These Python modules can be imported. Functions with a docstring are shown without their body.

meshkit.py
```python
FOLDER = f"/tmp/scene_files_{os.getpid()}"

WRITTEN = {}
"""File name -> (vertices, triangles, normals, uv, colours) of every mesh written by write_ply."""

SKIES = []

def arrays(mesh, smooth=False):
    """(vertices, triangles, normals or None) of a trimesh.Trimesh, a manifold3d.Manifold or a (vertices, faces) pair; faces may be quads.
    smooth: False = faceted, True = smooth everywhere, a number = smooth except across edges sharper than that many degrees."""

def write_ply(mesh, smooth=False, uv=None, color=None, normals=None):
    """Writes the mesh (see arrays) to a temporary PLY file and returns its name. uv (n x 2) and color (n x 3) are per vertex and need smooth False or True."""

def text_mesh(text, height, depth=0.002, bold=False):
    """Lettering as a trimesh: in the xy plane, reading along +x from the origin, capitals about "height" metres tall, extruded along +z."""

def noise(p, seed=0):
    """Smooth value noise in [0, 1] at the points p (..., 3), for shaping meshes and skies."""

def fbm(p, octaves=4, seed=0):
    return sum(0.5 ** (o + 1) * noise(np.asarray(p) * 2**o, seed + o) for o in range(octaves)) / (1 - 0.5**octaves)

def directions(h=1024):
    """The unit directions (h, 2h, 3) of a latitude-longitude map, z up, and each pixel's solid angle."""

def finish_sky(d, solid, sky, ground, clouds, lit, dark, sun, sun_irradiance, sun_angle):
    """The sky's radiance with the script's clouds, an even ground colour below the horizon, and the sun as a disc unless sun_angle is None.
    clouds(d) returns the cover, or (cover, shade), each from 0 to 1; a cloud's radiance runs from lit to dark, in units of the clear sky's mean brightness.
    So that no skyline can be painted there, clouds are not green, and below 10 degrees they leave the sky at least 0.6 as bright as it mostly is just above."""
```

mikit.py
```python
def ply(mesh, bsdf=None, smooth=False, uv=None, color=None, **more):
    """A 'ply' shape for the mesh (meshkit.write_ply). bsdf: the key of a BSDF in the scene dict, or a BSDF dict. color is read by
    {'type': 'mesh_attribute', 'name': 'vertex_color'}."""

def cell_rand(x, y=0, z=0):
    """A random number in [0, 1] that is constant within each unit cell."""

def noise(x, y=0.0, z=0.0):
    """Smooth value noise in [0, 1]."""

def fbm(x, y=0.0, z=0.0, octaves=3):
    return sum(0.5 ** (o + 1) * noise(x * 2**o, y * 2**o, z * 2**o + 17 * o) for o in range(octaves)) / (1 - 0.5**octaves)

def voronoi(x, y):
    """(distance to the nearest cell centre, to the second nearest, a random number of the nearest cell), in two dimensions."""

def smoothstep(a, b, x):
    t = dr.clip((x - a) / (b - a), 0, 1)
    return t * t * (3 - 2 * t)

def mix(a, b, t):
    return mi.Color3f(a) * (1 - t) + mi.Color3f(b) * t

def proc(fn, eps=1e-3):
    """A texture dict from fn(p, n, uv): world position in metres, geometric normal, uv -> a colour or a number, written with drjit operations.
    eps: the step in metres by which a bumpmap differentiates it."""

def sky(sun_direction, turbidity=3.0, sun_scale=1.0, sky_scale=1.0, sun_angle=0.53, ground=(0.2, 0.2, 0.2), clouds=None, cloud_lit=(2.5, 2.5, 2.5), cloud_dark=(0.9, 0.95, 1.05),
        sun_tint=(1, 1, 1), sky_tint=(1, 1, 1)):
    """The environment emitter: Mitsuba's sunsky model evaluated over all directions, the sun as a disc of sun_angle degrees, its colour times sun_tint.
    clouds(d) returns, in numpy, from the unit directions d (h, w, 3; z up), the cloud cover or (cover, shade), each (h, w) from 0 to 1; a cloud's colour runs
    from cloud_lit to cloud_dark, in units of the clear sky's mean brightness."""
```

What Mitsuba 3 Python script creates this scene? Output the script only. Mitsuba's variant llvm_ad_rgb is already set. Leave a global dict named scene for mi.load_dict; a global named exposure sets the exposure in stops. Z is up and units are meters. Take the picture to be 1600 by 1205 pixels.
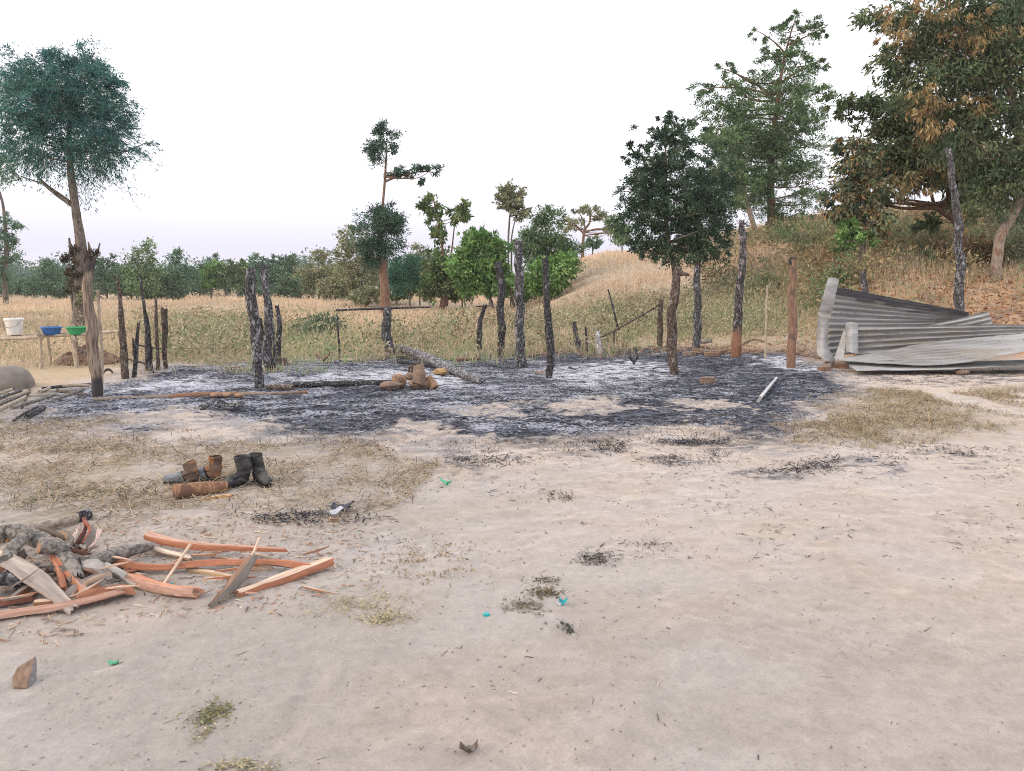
import math
import numpy as np, trimesh, manifold3d as m3, mitsuba as mi, drjit as dr
import mikit, meshkit
from mikit import proc, mix, smoothstep
from meshkit import noise as vn, fbm as vf
T = mi.ScalarTransform4f
scene, labels = {}, {}

# ---------------------------------------------------------------- camera, sky, exposure
EYE, PITCH, FPX = 1.6, math.radians(7.7), 1200.0
_c, _s = math.cos(PITCH), math.sin(PITCH)
scene['camera'] = {'type': 'perspective', 'fov': 2 * math.degrees(math.atan(800 / FPX)), 'fov_axis': 'x', 'near_clip': 0.05, 'far_clip': 3000.0,
                   'to_world': T().look_at(origin=[0, 0, EYE], target=[0, _c, EYE - _s], up=[0, 0, 1])}

def dusk(d):
    e = np.degrees(np.arcsin(np.clip(d[..., 2], -1, 1)))
    t = np.clip(e / 11.0, 0, 1)
    return np.ones(d.shape[:2]), 1 - t * t * (3 - 2 * t)
scene['sky'] = mikit.sky((-0.75, -0.45, 0.5), turbidity=4, sun_scale=0.22, sky_scale=1.0, sun_angle=28, clouds=dusk,
                         cloud_lit=(2.62, 2.6, 2.74), cloud_dark=(1.36, 1.36, 1.66), sun_tint=(1, 0.98, 1.0), ground=(0.3, 0.26, 0.22))
exposure = 2.6

scene['haze_air'] = {'type': 'homogeneous', 'albedo': 0.95, 'sigma_t': 0.0005}
scene['haze'] = {'type': 'cube', 'to_world': T().translate([0, 290, 8.5]) @ T().scale([900, 800, 12.5]), 'bsdf': {'type': 'null'}, 'interior': {'type': 'ref', 'id': 'haze_air'}}
scene['camera']['medium'] = {'type': 'ref', 'id': 'haze_air'}
labels['haze'] = {'kind': 'stuff', 'label': 'thin evening haze over the field and trees'}

# ---------------------------------------------------------------- small helpers
def ray(px, py):
    xc, yc = (px - 800) / FPX, (602.5 - py) / FPX
    return np.array([xc, _c + yc * _s, -_s + yc * _c])
def X(px, py, D):
    """the point of the photograph's pixel at D metres in front of where it was taken"""
    r = ray(px, py)
    return np.array([0, 0, EYE]) + r * (D / r[1])
def sst(a, b, x):
    t = np.clip((x - a) / (b - a), 0, 1)
    return t * t * (3 - 2 * t)
def H(x, y):
    """terrain height"""
    x, y = np.asarray(x, float), np.asarray(y, float)
    y0 = 18.5 + 1.2 * np.clip(4 - x, 0, 30)
    u = (y - y0) / 44.0
    r = x / np.maximum(y, 8)
    lat = 0.52 * sst(-0.02, 0.125, r) + 0.48 * sst(0.1, 0.5, r)
    hill = 6.9 * sst(-0.12, 1.0, u) * lat
    bank = 1.1 * sst(15.5, 22, y) * sst(6.5, 11, x) * (1 - sst(30, 60, y))
    far = 0.9 * sst(30, 45, y) * (vf(np.stack([x / 14, y / 14, 0 * x], -1), 2) - 0.5)
    low = 0.10 * (vf(np.stack([x / 2.5, y / 2.5, 0 * x + 3], -1), 2) - 0.5) * sst(0.5, 5, y)
    return hill + bank + far + low
def G(px, py):
    """the ground point seen at a pixel"""
    r = ray(px, py)
    lo = None
    for D in np.concatenate([np.arange(1.5, 40, .25), np.arange(40, 200, 1.)]):
        p = np.array([0, 0, EYE]) + r * (D / r[1])
        if p[2] < H(p[0], p[1]):
            lo = D
            break
    if lo is None:
        return X(px, py, 190)
    a, b = lo - 1, lo
    for _ in range(30):
        m = (a + b) / 2
        p = np.array([0, 0, EYE]) + r * (m / r[1])
        if p[2] < H(p[0], p[1]): b = m
        else: a = m
    return np.array([0, 0, EYE]) + r * (b / r[1])
def new(name):
    if not any(k == name or k.startswith(name + '__') for k in list(scene) + list(labels)): return name
    i = 1
    while any(k == f'{name}_{i:03d}' or k.startswith(f'{name}_{i:03d}__') for k in list(scene) + list(labels)): i += 1
    return f'{name}_{i:03d}'
def tag(key, label=None, cat=None, group=None, kind=None):
    d = {k: v for k, v in dict(label=label, category=cat, group=group, kind=kind).items() if v}
    if d: labels[key] = d
def thing(name, label, cat, group=None, kind=None):
    k = new(name); tag(k, label, cat, group, kind); return k
def obj(name, mesh, bsdf, parent=None, smooth=False, color=None, label=None, cat=None, group=None, kind=None):
    k = new(parent + '__' + name if parent else name)
    scene[k] = mikit.ply(mesh, bsdf, smooth, color=color)
    tag(k, label, cat, group, kind)
    return k
def lin(c):
    c = np.asarray(c, float) / 255
    return np.where(c < 0.04045, c / 12.92, ((c + 0.055) / 1.055) ** 2.4)
def cat(parts):
    vs, fs, cs, n = [], [], [], 0
    for p in parts:
        vs.append(p[0]); fs.append(np.asarray(p[1]) + n); n += len(p[0])
        if len(p) > 2: cs.append(p[2])
    return (np.vstack(vs), np.vstack(fs), np.vstack(cs) if cs else None)
def unit(v):
    v = np.asarray(v, float)
    return v / (np.linalg.norm(v, axis=-1, keepdims=True) + 1e-12)
def resample(pts, n):
    pts = np.asarray(pts, float)
    if len(pts) > 2:
        from scipy.interpolate import PchipInterpolator
        d = np.r_[0, np.cumsum(np.linalg.norm(np.diff(pts, axis=0), axis=1))]
        return PchipInterpolator(d, pts)(np.linspace(0, d[-1], n))
    t = np.linspace(0, 1, n)[:, None]
    return pts[0] * (1 - t) + pts[1] * t
def tube(pts, radii, sides=10, step=0.08, rough=0.15, freq=7.0, seed=0, cap=True, jag=0.0, prof=None, wob=0.0):
    """a knotty round of wood along a path; radii along it; returns (v, f)"""
    pts = np.asarray(pts, float)
    L = np.linalg.norm(np.diff(pts, axis=0), axis=1).sum()
    n = max(3, min(120, int(L / step) + 2))
    p = resample(pts, n)
    if wob:
        lo = np.linspace(0, L, n)[:, None] * [1, 0, 0]
        p = p + wob * np.mean(radii) * np.stack([vf(lo * 2.4 + seed * 3.3 + k * 11, 2, seed + k) - .5 for k in range(3)], -1) * [1, 1, 0]
    r = np.interp(np.linspace(0, 1, n), np.linspace(0, 1, len(np.atleast_1d(radii))) if np.size(radii) > 1 else [0], np.atleast_1d(radii))
    t = unit(np.gradient(p, axis=0))
    ref = np.array([1.0, 0, 0]) if abs(t[0][0]) < 0.8 else np.array([0, 0, 1.0])
    a = unit(np.cross(t, ref)); b = np.cross(t, a)
    ang = np.arange(sides) * 2 * np.pi / sides
    ring = np.cos(ang)[None, :, None] * a[:, None] + np.sin(ang)[None, :, None] * b[:, None]
    rr = np.repeat(r[:, None], sides, 1)
    if prof is not None: rr = rr * np.asarray(prof)[None, :]
    v = p[:, None] + ring * rr[..., None]
    if rough:
        rm = max(float(np.mean(r)), 0.01) * freq * 1.3
        ss = np.linspace(0, L, n)
        q = np.stack(np.broadcast_arrays(np.cos(ang)[None] * rm + seed * 13.7, np.sin(ang)[None] * rm + 0 * ss[:, None], ss[:, None] * freq * 0.42), -1)
        nn = vf(q, 3, seed) - 0.5
        n2 = vf(q * [5, 5, 2.2] + 5, 2, seed + 9) - 0.5
        v = p[:, None] + ring * (rr * (1 + rough * 2.2 * nn + rough * 0.8 * n2))[..., None]
    if jag:
        rng = np.random.default_rng(seed + 77)
        v[-1] += t[-1] * (rng.random(sides) ** 2 * jag)[:, None]
    v = v.reshape(-1, 3)
    i, j = np.meshgrid(np.arange(n - 1), np.arange(sides), indexing='ij')
    q = np.stack([i * sides + j, i * sides + (j + 1) % sides, (i + 1) * sides + (j + 1) % sides, (i + 1) * sides + j], -1).reshape(-1, 4)
    f = np.vstack([q[:, [0, 1, 2]], q[:, [0, 2, 3]]])
    if cap:
        v = np.vstack([v, p[0], p[-1] - t[-1] * jag * 0.2])
        k = np.arange(sides); e = len(v) - 2; o = (n - 1) * sides
        f = np.vstack([f, np.stack([(k + 1) % sides, k, k * 0 + e], 1), np.stack([o + k, o + (k + 1) % sides, k * 0 + e + 1], 1)])
    return v, f
def lump(c, r, seed=0, sub=3, rough=0.35, freq=1.6, flat=None):
    """an irregular stone or clod"""
    s = trimesh.creation.icosphere(sub)
    v = np.array(s.vertices)
    q = v * freq + seed * 7.3
    v = v * (1 + rough * 2 * (vf(q, 3, seed) - 0.5))[:, None]
    v = np.sign(v) * np.abs(v) ** 0.85
    v = v * np.asarray(r)
    if flat is not None: v[:, 2] = np.maximum(v[:, 2], flat)
    return v + np.asarray(c), np.array(s.faces)
def rotz(v, a):
    c, s = math.cos(a), math.sin(a)
    return np.asarray(v) @ np.array([[c, s, 0], [-s, c, 0], [0, 0, 1]])
def block(c, size, yaw=0, seed=0, rough=0.06, tilt=0.0):
    """a worn brick"""
    b = trimesh.creation.box(size)
    b = b.subdivide().subdivide()
    v = np.array(b.vertices)
    v = v * (1 - 0.06 * (np.abs(v / (np.asarray(size) / 2)) ** 6).prod(1, keepdims=True))
    v = v + (np.stack([vf(v * 18 + s * 9 + seed * 3.1, 2) for s in range(3)], -1) - 0.5) * rough * 2 * min(size)
    ct, st = math.cos(tilt), math.sin(tilt)
    v = v @ np.array([[1, 0, 0], [0, ct, st], [0, -st, ct]])
    return rotz(v, yaw) + np.asarray(c), np.array(b.faces)
def manif(m):
    k = m.to_mesh()
    return np.array(k.vert_properties[:, :3], float), np.array(k.tri_verts, int)

# ---------------------------------------------------------------- ground regions (outlines on the ground)
def gp(pts): return [tuple(float(c) for c in G(a, b)[:2]) for a, b in pts]
BURN = gp([(40, 650), (60, 628), (110, 606), (168, 604), (262, 573), (420, 566), (560, 563), (640, 555), (770, 553), (905, 547), (1040, 543), (1130, 549), (1240, 553), (1300, 580), (1345, 606),
           (1262, 640), (1190, 690), (1060, 668), (900, 690), (700, 694), (560, 684), (430, 678), (300, 655), (215, 678), (140, 656), (80, 662)])
ASH = [gp(p) for p in ([(170, 610), (280, 590), (400, 600), (300, 612)], [(430, 590), (640, 574), (760, 588), (720, 606), (560, 600), (430, 606)],
                       [(830, 584), (960, 562), (1010, 566), (1090, 580), (1010, 590), (900, 606)], [(1150, 556), (1260, 560), (1290, 584), (1200, 574)])]
BARE = [gp(p) for p in ([(700, 640), (790, 634), (800, 648), (730, 652)], [(1060, 630), (1130, 626), (1150, 636), (1090, 640)], [(190, 646), (270, 640), (340, 650), (270, 660), (180, 658)], [(350, 662), (420, 656), (460, 664), (390, 670)], [(610, 690), (760, 690), (700, 668), (640, 655)], [(840, 628), (960, 622), (1010, 640), (880, 650)],
                        [(1030, 668), (1080, 664), (1130, 672), (1040, 680)])]
STRAW = [gp(p) for p in ([(0, 655), (150, 660), (260, 690), (560, 690), (690, 720), (620, 790), (520, 830), (300, 800), (120, 830), (0, 840)],
                         [(1255, 660), (1300, 615), (1420, 612), (1570, 650), (1600, 655), (1600, 682), (1440, 690), (1300, 700), (1180, 690)],
                         [(1500, 610), (1600, 600), (1600, 640), (1560, 635)])]
STREAK = [gp(p) for p in ([(1180, 745), (1240, 734), (1330, 723), (1392, 716), (1385, 722), (1300, 735), (1200, 748)], [(1010, 716), (1060, 706), (1100, 712), (1050, 726)], [(1030, 690), (1110, 684), (1160, 696), (1080, 708), (1020, 704)],
                          [(1465, 712), (1500, 700), (1540, 704), (1500, 722)], [(900, 690), (960, 684), (980, 704), (930, 712)], [(410, 800), (470, 792), (560, 800), (490, 818), (430, 816)], [(690, 704), (740, 708), (800, 722), (730, 740)], [(1345, 586), (1470, 582), (1600, 576), (1600, 596), (1460, 604), (1380, 598)])]
def inside(poly, x, y):
    from shapely import Polygon, contains_xy
    return contains_xy(Polygon(poly), x, y)
def sdf(poly, px, py):
    """signed distance to an outline, drjit; negative inside"""
    d, s = mi.Float(1e9), mi.Float(1.0)
    n = len(poly)
    for i in range(n):
        (ax, ay), (bx, by) = poly[i], poly[i - 1]
        ex, ey = bx - ax, by - ay
        wx, wy = px - ax, py - ay
        t = dr.clip((wx * ex + wy * ey) / (ex * ex + ey * ey + 1e-9), 0, 1)
        d = dr.minimum(d, dr.square(wx - ex * t) + dr.square(wy - ey * t))
        c1, c2, c3 = py >= ay, py < by, (ex * wy) > (ey * wx)
        s = dr.select((c1 & c2 & c3) | (~c1 & ~c2 & ~c3), -s, s)
    return s * dr.sqrt(d)
def union(polys, px, py):
    d = mi.Float(1e9)
    for p in polys: d = dr.minimum(d, sdf(p, px, py))
    return d

N, FB, VO = mikit.noise, mikit.fbm, mikit.voronoi
def ground_color(p, n, uv):
    x, y = p.x, p.y
    big = FB(x * 0.55, y * 0.55, 1.0, 4)
    med = FB(x * 2.3 + 9, y * 2.3, 2.0, 4)
    fine = FB(x * 26, y * 26, 4.0, 3)
    gr = N(x * 160, y * 160, 1.0)
    warm = smoothstep(2.6, 5.5, y + x * 0.35)
    c = mix((0.325, 0.290, 0.262), (0.345, 0.288, 0.240), smoothstep(0.40, 0.62, big * 0.5 + med * 0.5) * (0.45 + 0.55 * warm))
    c = mix(c, mi.Color3f(0.365, 0.312, 0.272), warm * 0.55)
    c = c * (1 - 0.09 * smoothstep(0.5, 0.72, FB(x * 7 + 3, y * 10, 21.0, 3))) * (1 + 0.07 * smoothstep(0.5, 0.7, FB(x * 5 + 8, y * 8, 23.0, 3)))
    c = mix(c, mi.Color3f(0.295, 0.272, 0.252), smoothstep(0.42, 0.66, FB(x * 0.8 - 5, y * 1.1 + 3, 7.0, 3)) * (1 - smoothstep(-1, 3, x)) * 0.8)
    c = mix(c, mi.Color3f(0.355, 0.328, 0.312), smoothstep(0.52, 0.7, FB(x * 1.3 + 4, y * 1.7 + 2, 9.0, 3)) * 0.55)
    c = c * (0.88 + 0.24 * fine) * (0.90 + 0.20 * gr)
    c = c * mi.Color3f(0.975, 0.978, 0.98)
    # trodden straw
    w1 = (FB(x * 1.9, y * 1.9, 3.0, 4) - 0.5)
    w2 = (FB(x * 9, y * 9, 5.0, 3) - 0.5)
    ds = union(STRAW, x, y) + w1 * 1.6 + w2 * 0.8
    sm = 1 - smoothstep(-0.8, 0.5, ds)
    streaky = N(x * 55 + 8 * N(x * 6, y * 6), y * 85, 2.0)
    straw = mix((0.165, 0.14, 0.11), (0.30, 0.255, 0.195), streaky)
    straw = mix(straw, (0.16, 0.13, 0.085), smoothstep(0.55, 0.75, FB(x * 3, y * 3, 11.0, 3)))
    c = mix(c, straw, sm * (0.38 + 0.45 * smoothstep(0.3, 0.65, FB(x * 2.6, y * 2.6, 51.0, 4))))
    # darker soil and the banks behind the yard
    red = smoothstep(6.0, 9.5, x) * smoothstep(14.5, 17.5, y + 1.5 * w1) * (1 - smoothstep(34, 42, y))
    strip = smoothstep(14.8, 16.0, y + w1) * (1 - smoothstep(20, 26, y)) * smoothstep(-1.0, 2.0, x)
    c = mix(c, mix((0.20, 0.14, 0.10), (0.35, 0.235, 0.15), smoothstep(0.35, 0.65, med * 0.6 + FB(x * 6, y * 9, 3.0, 3) * 0.4)) * (0.7 + 0.6 * fine), dr.maximum(red, strip * 0.85))
    leftb = (1 - smoothstep(-6.0, -5.0, x + 0.12 * y + w1)) * smoothstep(9.2, 10.2, y + w1)
    c = mix(c, mix((0.30, 0.23, 0.145), (0.36, 0.28, 0.18), med) * (0.85 + 0.3 * fine), leftb * 0.8)
    back = smoothstep(16.5, 20, y + 2 * w1) * (1 - red)
    c = mix(c, mix((0.34, 0.27, 0.21), (0.30, 0.255, 0.195), FB(x * 0.5, y * 0.5, 2.0, 3)), back * 0.9)
    # fire
    db = sdf(BURN, x, y) + w1 * 0.9 + w2 * 0.55
    burn = 1 - smoothstep(-0.38, 0.34, db)
    bare = 1 - smoothstep(-0.12, 0.16, union(BARE, x, y) + w1 * 1.0 + w2 * 0.9)
    burn = burn * (1 - bare * 0.9)
    st = 1 - smoothstep(-0.15, 0.25, union(STREAK, x, y) + w1 * 0.9 + w2 * 0.6)
    burn = dr.maximum(burn, st * smoothstep(0.44, 0.64, FB(x * 7, y * 12, 8.0, 4)) * 0.65)
    ash = 1 - smoothstep(-0.35, 0.25, union(ASH, x, y) + w1 * 1.2 + w2 * 0.9)
    f1 = N(x * 38, y * 55, 3.0)
    char = mix((0.015, 0.0165, 0.023), (0.092, 0.100, 0.125), smoothstep(0.35, 0.8, FB(x * 14, y * 24, 6.0, 4)))
    zone = smoothstep(0.35, 0.65, FB(x * 0.55 + 2, y * 0.8, 41.0, 3) - 0.055 * x)
    pale = smoothstep(0.50, 0.68, FB(x * 3.2 + 3, y * 6.5, 13.0, 4) * 0.6 + f1 * 0.4 - 0.085 + 0.13 * zone)
    char = mix(char, mi.Color3f(0.275, 0.29, 0.33), pale * 0.9)
    ashc = mix((0.26, 0.272, 0.31), (0.45, 0.462, 0.50), f1)
    char = mix(char, ashc, ash * smoothstep(0.36, 0.55, FB(x * 7, y * 13, 3.0, 4)))
    c = mix(c, char, burn)
    dust = smoothstep(0.1, 0.8, 1 - smoothstep(0.0, 1.1, db)) * (1 - burn) * smoothstep(0.45, 0.62, FB(x * 5, y * 10, 5.0, 3))
    c = mix(c, mi.Color3f(0.15, 0.15, 0.16), dust * 0.6)
    # crumbs of charcoal trodden into the sand
    v1, _, k = VO(x * 9, y * 9)
    spk = (1 - smoothstep(0.04, 0.09 + 0.05 * fine, v1)) * smoothstep(0.74, 0.80, k) * smoothstep(0.38, 0.60, med)
    v2, _, k2 = VO(x * 26 + 5, y * 26)
    spk2 = (1 - smoothstep(0.10, 0.2, v2)) * smoothstep(0.86, 0.9, k2) * smoothstep(0.36, 0.6, FB(x * 1.7, y * 1.7, 31.0, 3))
    c = mix(c, mi.Color3f(0.16, 0.135, 0.12), spk2 * 0.4)
    pb = (1 - smoothstep(0.10, 0.22, v2)) * (1 - smoothstep(0.05, 0.07, k2))
    c = mix(c, mi.Color3f(0.40, 0.36, 0.33), pb * 0.25)
    c = mix(c, mi.Color3f(0.07, 0.066, 0.065), spk * 0.28)
    return c
def ground_bump(p, n, uv):
    x, y = p.x, p.y
    return 0.010 * FB(x * 11, y * 11, 0.0, 4) + 0.0035 * FB(x * 60, y * 60, 2.0, 2) + 0.02 * FB(x * 3.1, y * 3.1, 4.0, 2)
scene['ground_material'] = {'type': 'bumpmap', 'arbitrary': proc(ground_bump, eps=0.004), 'scale': 1.0,
                            'bsdf': {'type': 'principled', 'base_color': proc(ground_color), 'roughness': 0.95, 'specular': 0.15}}

def axis(lo, a, b, hi, step, g):
    mid = list(np.arange(a, b, step))
    up, s = [b], step
    while up[-1] < hi: s *= g; up.append(up[-1] + s)
    dn, s = [a], step
    while dn[-1] > lo: s *= 1.12 if lo > -100 else g; dn.append(dn[-1] - s)
    return np.array(dn[:0:-1] + mid + up)
gx = axis(-420, -4.2, 4.2, 420, 0.04, 1.035)
gy = axis(-40, 1.6, 6.5, 620, 0.032, 1.017)
GX, GY = np.meshgrid(gx, gy)
rng = np.random.default_rng(5)
steps = [(rng.uniform(-3.5, 4.5), rng.uniform(1.8, 8.0), rng.uniform(0, 3.1), rng.uniform(0.5, 1)) for _ in range(240)]
GZ = H(GX, GY)
fineamp = (1 - sst(9, 22, GY))
q = np.stack([GX, GY, 0 * GX], -1)
bm = inside(BURN, GX, GY) * 1.0
GZ += bm * 0.07 * (vf(q * [3.2, 4.5, 1], 3, 44) ** 2 - 0.2)
GZ += fineamp * (0.024 * (vf(q * 2.6, 3, 4) - 0.5) + 0.021 * (vf(q * 8, 3, 7) - 0.5))
for fx, fy, fa, fs in steps:
    sel = (np.abs(GX - fx) < 0.35) & (np.abs(GY - fy) < 0.35)
    dx, dy = GX[sel] - fx, GY[sel] - fy
    u, w = (dx * math.cos(fa) + dy * math.sin(fa)) / 0.13, (-dx * math.sin(fa) + dy * math.cos(fa)) / 0.05
    r2 = u * u + w * w
    GZ[sel] += fs * 0.016 * (-np.exp(-r2 * 1.2) + 0.55 * np.exp(-((np.sqrt(r2) - 1.4) / 0.35) ** 2))
ny, nx = GX.shape
i, j = np.meshgrid(np.arange(ny - 1), np.arange(nx - 1), indexing='ij')
q4 = np.stack([i * nx + j, i * nx + j + 1, (i + 1) * nx + j + 1, (i + 1) * nx + j], -1).reshape(-1, 4)
obj('ground', (np.stack([GX, GY, GZ], -1).reshape(-1, 3), q4), 'ground_material', smooth=True, kind='structure', label='sandy beige yard ground rising to a dry hillside behind')
from scipy.interpolate import RegularGridInterpolator
_gz = RegularGridInterpolator((gy, gx), GZ, bounds_error=False, fill_value=0)
def Z(x, y):
    r = _gz(np.stack([np.asarray(y, float), np.asarray(x, float)], -1))
    return r if np.ndim(x) else r.reshape(-1)[0]
def onground(p, dz=0.0):
    return np.array([p[0], p[1], float(Z(p[0], p[1])) + dz])

# ---------------------------------------------------------------- materials
def vcol(rough=0.9, spec=0.1):
    return {'type': 'twosided', 'bsdf': {'type': 'principled', 'base_color': {'type': 'mesh_attribute', 'name': 'vertex_color'}, 'roughness': rough, 'specular': spec}}
scene['painted_by_vertex'] = vcol()
scene['leaf_material'] = {'type': 'principledthin', 'base_color': {'type': 'mesh_attribute', 'name': 'vertex_color'}, 'roughness': 0.65, 'diff_trans': 0.55, 'spec_trans': 0.0, 'eta': 1.3}
scene['grass_material'] = {'type': 'principledthin', 'base_color': {'type': 'mesh_attribute', 'name': 'vertex_color'}, 'roughness': 0.8, 'diff_trans': 0.5, 'spec_trans': 0.0, 'eta': 1.2}
def wood(key, fn, bump=0.006, fr=(38, 38, 9), rough=0.9):
    def hb(p, n, uv): return FB(p.x * fr[0], p.y * fr[1], p.z * fr[2], 3)
    scene[key] = {'type': 'bumpmap', 'arbitrary': proc(hb, eps=0.002), 'scale': bump,
                  'bsdf': {'type': 'twosided', 'bsdf': {'type': 'principled', 'base_color': proc(fn), 'roughness': rough, 'specular': 0.2}}}
def charred(lo, hi, ash, ashc=(0.36, 0.36, 0.39)):
    def fn(p, n, uv):
        a = FB(p.x * 27, p.y * 27, p.z * 8, 4)
        b = FB(p.x * 70 + 3, p.y * 70, p.z * 30, 3)
        k = mix(lo, hi, smoothstep(0.35, 0.75, b))
        return mix(k, mi.Color3f(ashc) * (0.6 + 0.7 * b), smoothstep(ash, ash + 0.14, a * 0.65 + b * 0.35))
    return fn
wood('charred_black', charred((0.02, 0.019, 0.021), (0.10, 0.096, 0.10), 0.57, (0.21, 0.21, 0.225)), 0.010)
wood('charred_ashy', charred((0.028, 0.027, 0.029), (0.135, 0.132, 0.138), 0.52, (0.27, 0.27, 0.29)), 0.012)
wood('charred_brown', charred((0.045, 0.035, 0.03), (0.17, 0.13, 0.105), 0.57, (0.24, 0.215, 0.205)), 0.010)
def lying(lo, hi, ash, ashc, f=(24, 24, 24)):
    def fn(p, n, uv):
        b = FB(p.x * 60 + 3, p.y * 60, p.z * 60, 3)
        k = mix(lo, hi, smoothstep(0.3, 0.7, b))
        return mix(k, mi.Color3f(ashc) * (0.6 + 0.7 * b), smoothstep(ash, ash + 0.12, FB(p.x * f[0], p.y * f[1], p.z * f[2], 4) * 0.65 + b * 0.35))
    return fn
wood('lying_black', lying((0.016, 0.016, 0.018), (0.085, 0.083, 0.088), 0.58, (0.22, 0.22, 0.24)), 0.004, (60, 60, 60))
wood('lying_ashy', lying((0.035, 0.034, 0.037), (0.15, 0.148, 0.155), 0.50, (0.30, 0.30, 0.325)), 0.004, (60, 60, 60))
wood('lying_brown', lying((0.045, 0.035, 0.03), (0.17, 0.13, 0.105), 0.56, (0.25, 0.225, 0.21)), 0.004, (60, 60, 60))
wood('lying_bark', lying((0.10, 0.09, 0.082), (0.25, 0.228, 0.21), 0.68, (0.25, 0.235, 0.225)), 0.004, (60, 60, 60))
wood('lying_pale', lying((0.22, 0.185, 0.15), (0.40, 0.345, 0.29), 0.58, (0.24, 0.205, 0.18)), 0.003, (60, 60, 60))
LYING = {'charred_black': 'lying_black', 'charred_ashy': 'lying_ashy', 'charred_brown': 'lying_brown', 'bark_grey': 'lying_bark', 'bark_fissured': 'lying_bark', 'bark_pale': 'lying_pale'}
wood('white_ash', charred((0.16, 0.16, 0.18), (0.40, 0.40, 0.44), 0.42, (0.62, 0.62, 0.66)), 0.010)
def lower_red(p, n, uv):
    k = charred((0.022, 0.02, 0.021), (0.13, 0.125, 0.13), 0.52, (0.29, 0.245, 0.265))(p, n, uv)
    w = FB(p.x * 20, p.y * 20, p.z * 6, 3)
    return mix(mix((0.17, 0.085, 0.055), (0.27, 0.15, 0.10), w), k, smoothstep(0.50, 0.66, p.z + 0.35 * (w - 0.5)))
wood('charred_above_red_foot', lower_red, 0.012)
def post_brown(p, n, uv):
    g = FB(p.x * 60, p.y * 60, p.z * 4, 4)
    k = mix((0.13, 0.10, 0.08), (0.31, 0.245, 0.19), smoothstep(0.3, 0.7, g))
    w = FB(p.x * 14, p.y * 14, p.z * 5, 3)
    dark = mi.Color3f(0.055, 0.05, 0.05) * (0.6 + 0.9 * g)
    k = mix(k, dark, smoothstep(1.62, 1.78, p.z + 0.5 * (w - 0.5) + p.x * 0.0))
    return mix(dark, k, smoothstep(0.20, 0.34, p.z + 0.2 * (w - 0.5)))
wood('stripped_post_wood', post_brown, 0.014, (60, 60, 5))
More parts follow.
